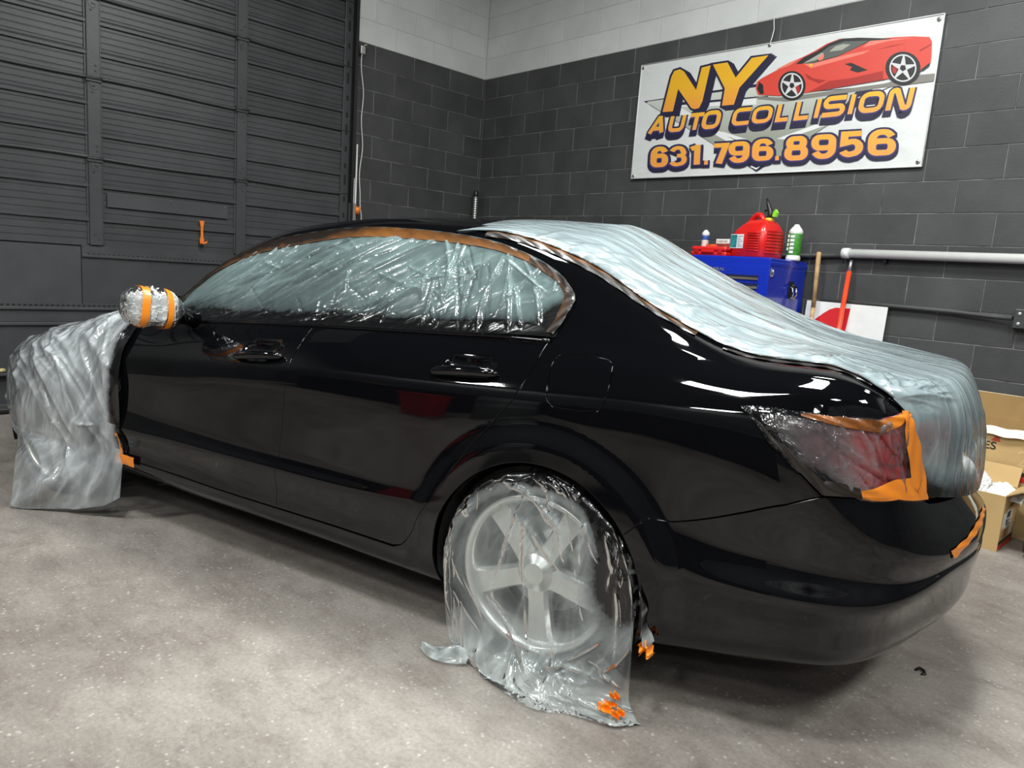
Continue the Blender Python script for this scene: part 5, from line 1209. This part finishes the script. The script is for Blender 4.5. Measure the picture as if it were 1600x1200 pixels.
# tool case
tc = on_top('tool_case', 'flat red plastic tool case lying on the chest top', 'tool case', 3.20, .36, math.radians(3))
m = MB(); m.box(-.145,.145,-.105,.105,0,.034,.012); m.build('case_bottom', M_red, tc); m = MB(); m.box(-.143,.143,-.105,.105,.036,.070,.014); m.build('case_lid', M_red, tc)
m = MB(); m.box(-.05,.05,-.128,-.116,.024,.044,.004); m.box(-.05,-.038,-.12,-.10,.024,.044,.003); m.box(.038,.05,-.12,-.10,.024,.044,.003); m.build('case_handle', M_red, tc)
for x_ in (-.095,.095): m = MB(); m.box(x_-.018, x_+.018,-.112,-.104,.020,.052,.003); m.build('case_latch', flat('dark_red_plastic', (.40,.008,.01), .35) if x_ < 0 else bpy.data.materials['dark_red_plastic'], tc)
CZ = .0715
b2 = on_top('spray_bottle', 'small white and blue bottle standing on the red tool case', 'bottle', 3.105, .36); b2.location.z += CZ
m = MB(); m.lathe([(.024,0),(.026,.003),(.026,.085),(.028,.09),(.028,.10),(.023,.108),(.011,.122),(.007,.125)], 24); m.build('bottle_body', M_white, b2)
m = MB(); m.lathe([(.0265,.050),(.0268,.051),(.0268,.082),(.0265,.083)], 24, cap=False); m.build('wrap_label', flat('blue_print', (.03,.09,.35), .4, var=.5, scale=70), b2)
b3 = on_top('parts_box', 'flat orange carton lying on the red tool case', 'box', 3.185, .35); b3.location.z += CZ
m = MB(); m.box(-.045,.045,-.05,.05,0,.018,.002); m.build('carton', flat('orange_card', (.62,.09,.02), .6, var=.5, scale=40), b3)
b4 = on_top('parts_box', 'dark brown carton under the white carton on the chest', 'box', 3.285, .34); b4.location.z += CZ
m = MB(); m.box(-.055,.05,-.05,.05,0,.024,.002); m.build('carton', flat('brown_card', (.22,.035,.02), .6, var=.6, scale=50), b4)
b5 = on_top('parts_box', 'small white carton resting on the dark brown carton', 'box', 3.275, .34, math.radians(-5)); b5.location.z += CZ+.0245
m = MB(); m.box(-.06,.055,-.045,.045,0,.034,.002); m.build('carton', flat('white_card', (.72,.72,.69), .6, var=.06), b5)
m = MB(); m.box(-.052,.040,-.0458,-.0448,.009,.024); m.build('print', flat('faded_print', (.45,.42,.38), .6, var=.4, scale=80), b5)
# poles and board leaning on the wall
M_wood = flat('worn_wood', (.50,.32,.14), .6, var=.3, scale=18)
p = MB(); p.tube([RW(3.95,.22,.0), RW(3.905,.15,1.05), RW(3.885,.10,1.16)], .0135, 12); p.tube([RW(3.8845,.0995,1.162), RW(3.858,.067,1.55), RW(3.8575,.066,1.555)], [.0145,.017,.013], 12); o = p.build('broom_handle', M_wood); tag(o, 'bare wooden handle leaning on the wall next to the chest', 'handle')
t = thing('orange_pole', 'orange pole with grey tip leaning against the dark wall', 'pole', RW(0,0,0), YAW)
def lp(s_, t_, z_): return (s_, -t_, z_)
m = MB(); m.tube([lp(4.125,.30,0), lp(4.085,.06,1.43)], .0165, 14); m.build('shaft', flat('orange_enamel', (.78,.07,.02), .35, coat=.3), t)
m = MB(); m.tube([lp(4.085,.06,1.43), lp(4.084,.052,1.475), lp(4.083,.045,1.51)], [.0145,.012,.009], 12); m.build('tip', M_steel, t)
bd = thing('sign_board', 'white board with a red painted shape leaning on the wall', 'board', RW(4.02,.10,0), YAW)
m = MB(); m.box(-.215,.345,-.010,.0,.0,1.212,.002)
bo = m.build('board', M_white, bd)
red = [(-.165,1.045),(-.135,1.055),(-.09,1.085),(-.04,1.130),(.0,1.160),(.04,1.176),(.142,1.178),(.10,.55),(-.165,.55)]
m = MB(); m.prism([(x_-.04, z_) for x_, z_ in red], -.0115, -.0104, Matrix(((1,0,0,0),(0,0,1,0),(0,1,0,0),(0,0,0,1)))); m.build('red_shape', flat('red_vinyl_print', (.62,.015,.02), .4, var=.05), bd); bd.rotation_euler = (-.058,0,YAW)
# ---------------------------------------------------------------- cardboard by the right edge
def card(name, c, lab=None): return flat(name, c, .75, var=.12, scale=5)
M_card = flat('kraft_cardboard', (.50,.335,.145), .8, var=.08, scale=4); M_cardin = flat('brown_cardboard_inside', (.36,.225,.085), .85, var=.08)
M_redp = flat('red_print', (.55,.02,.015), .6); M_blkp = flat('black_print', (.02,.02,.02), .6)
bb = thing('cardboard_box', 'large open cardboard box of brakes with red and black stripe', 'box', RW(5.35,.30,0), YAW)
m = MB(); m.box(-.75,.75,-.200,-.194,.0,.590); m.build('front_wall', M_card, bb)
m = MB(); m.box(-.75,.75,.190,.196,.0,.60); m.box(-.75,-.744,-.19,.19,0,.58); m.box(.744,.75,-.19,.19,0,.58); m.box(-.745,.745,-.19,.19,0,.006); m.build('inner_walls', M_cardin, bb, kind='stuff')
m = MB(); m.box(-.74,.74,.198,.203,.60,.745); m.build('back_flap', M_cardin, bb)
m = MB(); m.box(-.74,.74,.197,.2045,.742,.747); m.build('flap_edge', flat('torn_card_edge', (.62,.5,.32), .8), bb)
m = MB(); m.prism([(-.2,.592),(-.26,.60),(-.33,.565),(-.30,.555)], -.74, .74, Matrix(((0,0,1,0),(1,0,0,0),(0,1,0,0),(0,0,0,1)))); m.bm.free()
m = MB(); m.box(-.75,.75,-.2012,-.2,.315,.345); m.build('red_stripe', M_redp, bb); m = MB(); m.box(-.75,.75,-.2012,-.2,.348,.372); m.build('black_stripe', M_blkp, bb)
text_mesh('BRAKES', .062, M_blkp, bb, (-.262,-.2005,.488), FR, off=.001, sx=1.1)
m = MB()
for i in range(5): m.box(-.175+.004*i,-.130-.002*i,-.2015,-.2,.518+.006*i,.522+.006*i)
m.build('printed_logo', M_redp, bb, kind='stuff')
text_mesh('20', .13, flat('pale_print', (.56,.40,.20), .8), bb, (.02,-.2004,.44), FR, ext=.0003)
A, Bq = np.meshgrid(np.linspace(0, 1, 60), np.linspace(0, 1, 12), indexing='ij')
link('packing_tape', grid_mesh('packing_tape', np.stack([-.74+1.48*A, -.2035-.02*Bq+.004*np.sin(A*40)*Bq, .60-.045*Bq+.004*np.sin(A*70)], -1)), flat('white_tape', (.72,.68,.58), .4), bb)
sb = thing('cardboard_box', 'small open cardboard box with white shipping labels', 'box', RW(5.13,.72,0), YAW)
m = MB(); m.box(.225,.231,-.145,.145,0,.30); m.build('end_wall', M_card, sb)
m = MB(); m.box(-.22,.225,-.145,-.139,0,.30); m.build('front_wall', M_card, sb)
m = MB(); m.box(-.22,.225,.139,.145,0,.30); m.box(-.22,-.214,-.139,.139,0,.30); m.box(-.21,.22,-.139,.139,0,.006); m.build('inner_walls', M_cardin, sb, kind='stuff')
m = MB(); m.prism([(.228,.298),(.228,.304),(.34,.372),(.342,.366)], -.14, .14, Matrix(((1,0,0,0),(0,0,1,0),(0,1,0,0),(0,0,0,1)))); m.build('end_flap', M_card, sb)
m = MB(); m.prism([(.141,.298),(.147,.298),(.20,.40),(.195,.402)], -.21, .22, Matrix(((0,0,1,0),(1,0,0,0),(0,1,0,0),(0,0,0,1)))); m.build('back_flap', M_card, sb)
m = MB(); m.box(.2312,.232,-.145,.145,.006,.030); m.build('red_stripe', M_redp, sb); m = MB(); m.box(.2312,.232,-.145,.145,.032,.052); m.build('black_stripe', M_blkp, sb)
for y0, y1, z0, z1 in ((-.060,.070,.11,.21),(.060,.125,.055,.105),(-.118,-.07,.12,.20)):
    m = MB(); m.box(.2312,.2322,y0,y1,z0,z1); lbl = m.build('shipping_label', M_white, sb)
m = MB()
for i in range(9): m.box(.2322,.2326,-.05+.008*i,-.046+.008*i+.002*(i%3),.165,.200)
for i in range(5): m.box(.2322,.2326,-.045,.05-.02*(i%3),.120+.008*i,.123+.008*i)
m.box(.2322,.2326,-.055,-.03,.13,.16)
m.build('label_print', M_blkp, sb, kind='stuff')
m = MB()
for i in range(4):
    for j in range(5): m.box(.2312,.2320,-.095+.022*j,-.082+.022*j,.062+.011*i,.069+.011*i)
for j in range(6): m.box(.2312,.2320,-.03+.018*j,-.018+.018*j,.225,.238)
m.build('box_marks', flat('brown_print', (.16,.09,.04), .8), sb, kind='stuff')
def crumple(name, label, cat, loc, sx_, sy_, sz_, mat, seed, parent=None, n=40):
    A, Bq = np.meshgrid(np.linspace(-1, 1, n), np.linspace(-1, 1, n), indexing='ij')
    h = smoothn(A, Bq, 5, seed)+.6*smoothn(A, Bq, 13, seed+1)+.3*smoothn(A, Bq, 30, seed+2)
    P = np.stack([A*sx_*(1+.08*np.sin(Bq*5+seed)), Bq*sy_*(1+.08*np.sin(A*6)), sz_*(1-.45*(A**2+Bq**2))+.10*sz_*h], -1)
    o = link(name, grid_mesh(name, P), mat, parent); o.location = loc; o.rotation_euler = (0,0,YAW+.2); tag(o, label, cat); sd = o.modifiers.new('t', 'SOLIDIFY'); sd.thickness = .002; return o
def bubble():
    t = NT('bubble_wrap'); v = t.n('ShaderNodeTexVoronoi'); v.inputs['Scale'].default_value = 90; t.l(t.obj(), v.inputs['Vector'])
    t.set(Base_Color=(.66,.66,.66), Roughness=.3, Coat_Weight=.5); t.bump(v.outputs['Distance'], .8, .006); return t.m
crumple('bubble_wrap', 'sheet of bubble wrap bulging out of the small box', 'bubble wrap', RW(5.07,.70,.20), .17, .12, .22, bubble(), 3)
crumple('packing_paper', 'crumpled white packing paper in the small box', 'paper', RW(5.30,.66,.22), .10, .11, .10, flat('white_paper', (.72,.72,.71), .6), 9)
bg = thing('black_bag', 'black fabric bag slumped on the floor beyond the boxes', 'bag', RW(5.62,.74,0), YAW)
A, Bq = np.meshgrid(np.linspace(0, 1, 40), np.linspace(0, 2*math.pi, 56), indexing='ij')
prf = _pchip([0,.08,.4,.75,.92,1], [.80,1.0,.95,.78,.45,.02], A[:, 0])[:, None]; q = 1+.05*np.sin(Bq*5+A*4)+.03*np.sin(Bq*11+A*9)
P = np.stack([.17*prf*q*np.sign(np.cos(Bq))*np.abs(np.cos(Bq))**.7, .16*prf*q*np.sign(np.sin(Bq))*np.abs(np.sin(Bq))**.7, .42*A+.01*np.sin(Bq*4)*A], -1)
link('bag_body', grid_mesh('bag_body', P), flat('black_cloth', (.03,.032,.032), .7, bump=.3), bg)
m = MB(); m.tube([(-.08,-.13,.30),(-.07,-.19,.36),(0,-.20,.38),(.07,-.19,.36),(.08,-.13,.30)], .010, 8); m.build('bag_strap', M_blackpl, bg)
# scrap on the floor
m = MB(); m.tube([(0,0,.003),(.012,.01,.010),(.026,.004,.008),(.030,-.012,.004),(.018,-.02,.003)], [.004,.006,.005,.005,.003], 7); o = m.build('floor_scrap', M_blackpl); o.location = (1.11,-.08,0); tag(o, 'small curled black scrap on the bare floor behind the car', 'scrap')
# added stand-ins for unseen objects behind the camera that the paint reflects
def on_floor(name, label, cat, x, y, rz=0): return thing(name, label, cat, (x, y, 0), rz)
wb = on_floor('added_work_bench', 'long black steel work bench added behind the camera to darken the car reflections', 'work bench', -2.2, -5.3, .05)
m = MB(); m.box(-3.2,3.2,-.35,.35,.86,.92,.01); m.build('bench_top', M_blackpl, wb)
m = MB(); m.box(-3.1,3.1,-.30,.30,.02,.84,.01); m.build('cabinet_body', M_blackmatte, wb)
for k in range(8): m = MB(); m.box(-3.05+.77*k,-2.33+.77*k,.30,.315,.06,.82,.004); m.build('cabinet_door', M_blackpl, wb)
rc = on_floor('added_red_bin', 'square red plastic bin added before the black work bench for its red reflection', 'bin', -3.0, -4.6, .1)
m = MB(); m.prism([(-.17,0),(.17,0),(.20,.55),(-.20,.55)], -.16, .16, Matrix(((1,0,0,0),(0,0,1,0),(0,1,0,0),(0,0,0,1)))); m.build('bin_body', M_red, rc)
m = MB(); m.box(-.22,.22,-.19,.19,.55,.585,.008); m.build('bin_lid', M_red, rc)
gb = on_floor('added_grey_drum', 'grey steel drum added beside the red bin behind the camera for its reflection', 'drum', -2.1, -4.6)
m = MB(); m.lathe([(.27,0),(.28,.01),(.28,.28),(.287,.29),(.28,.30),(.28,.58),(.287,.59),(.28,.60),(.28,.87),(.27,.88)], 32); m.build('drum_body', flat('grey_enamel', (.16,.17,.17), .5), gb)
m = MB(); m.box(-.281,-.279,-.05,.05,.3,.5); m.lathe([(.035,.88),(.035,.90),(.02,.905)], 12, Matrix.Translation((.15,0,0))); m.build('drum_cap', M_red, gb)
yb = on_floor('added_hose_coil', 'flat yellow coil of air hose added on the black work bench for its reflection', 'hose', -4.1, -5.25); yb.location.z = .925
m = MB()
for k in range(3):
    rr_ = .20-.028*k; m.tube([(rr_*math.cos(a), rr_*math.sin(a), .014) for a in np.linspace(0, 6.25, 40)], .012, 8, cap=True)
m.build('hose_coil', flat('yellow_rubber', (.6,.5,.03), .5), yb)
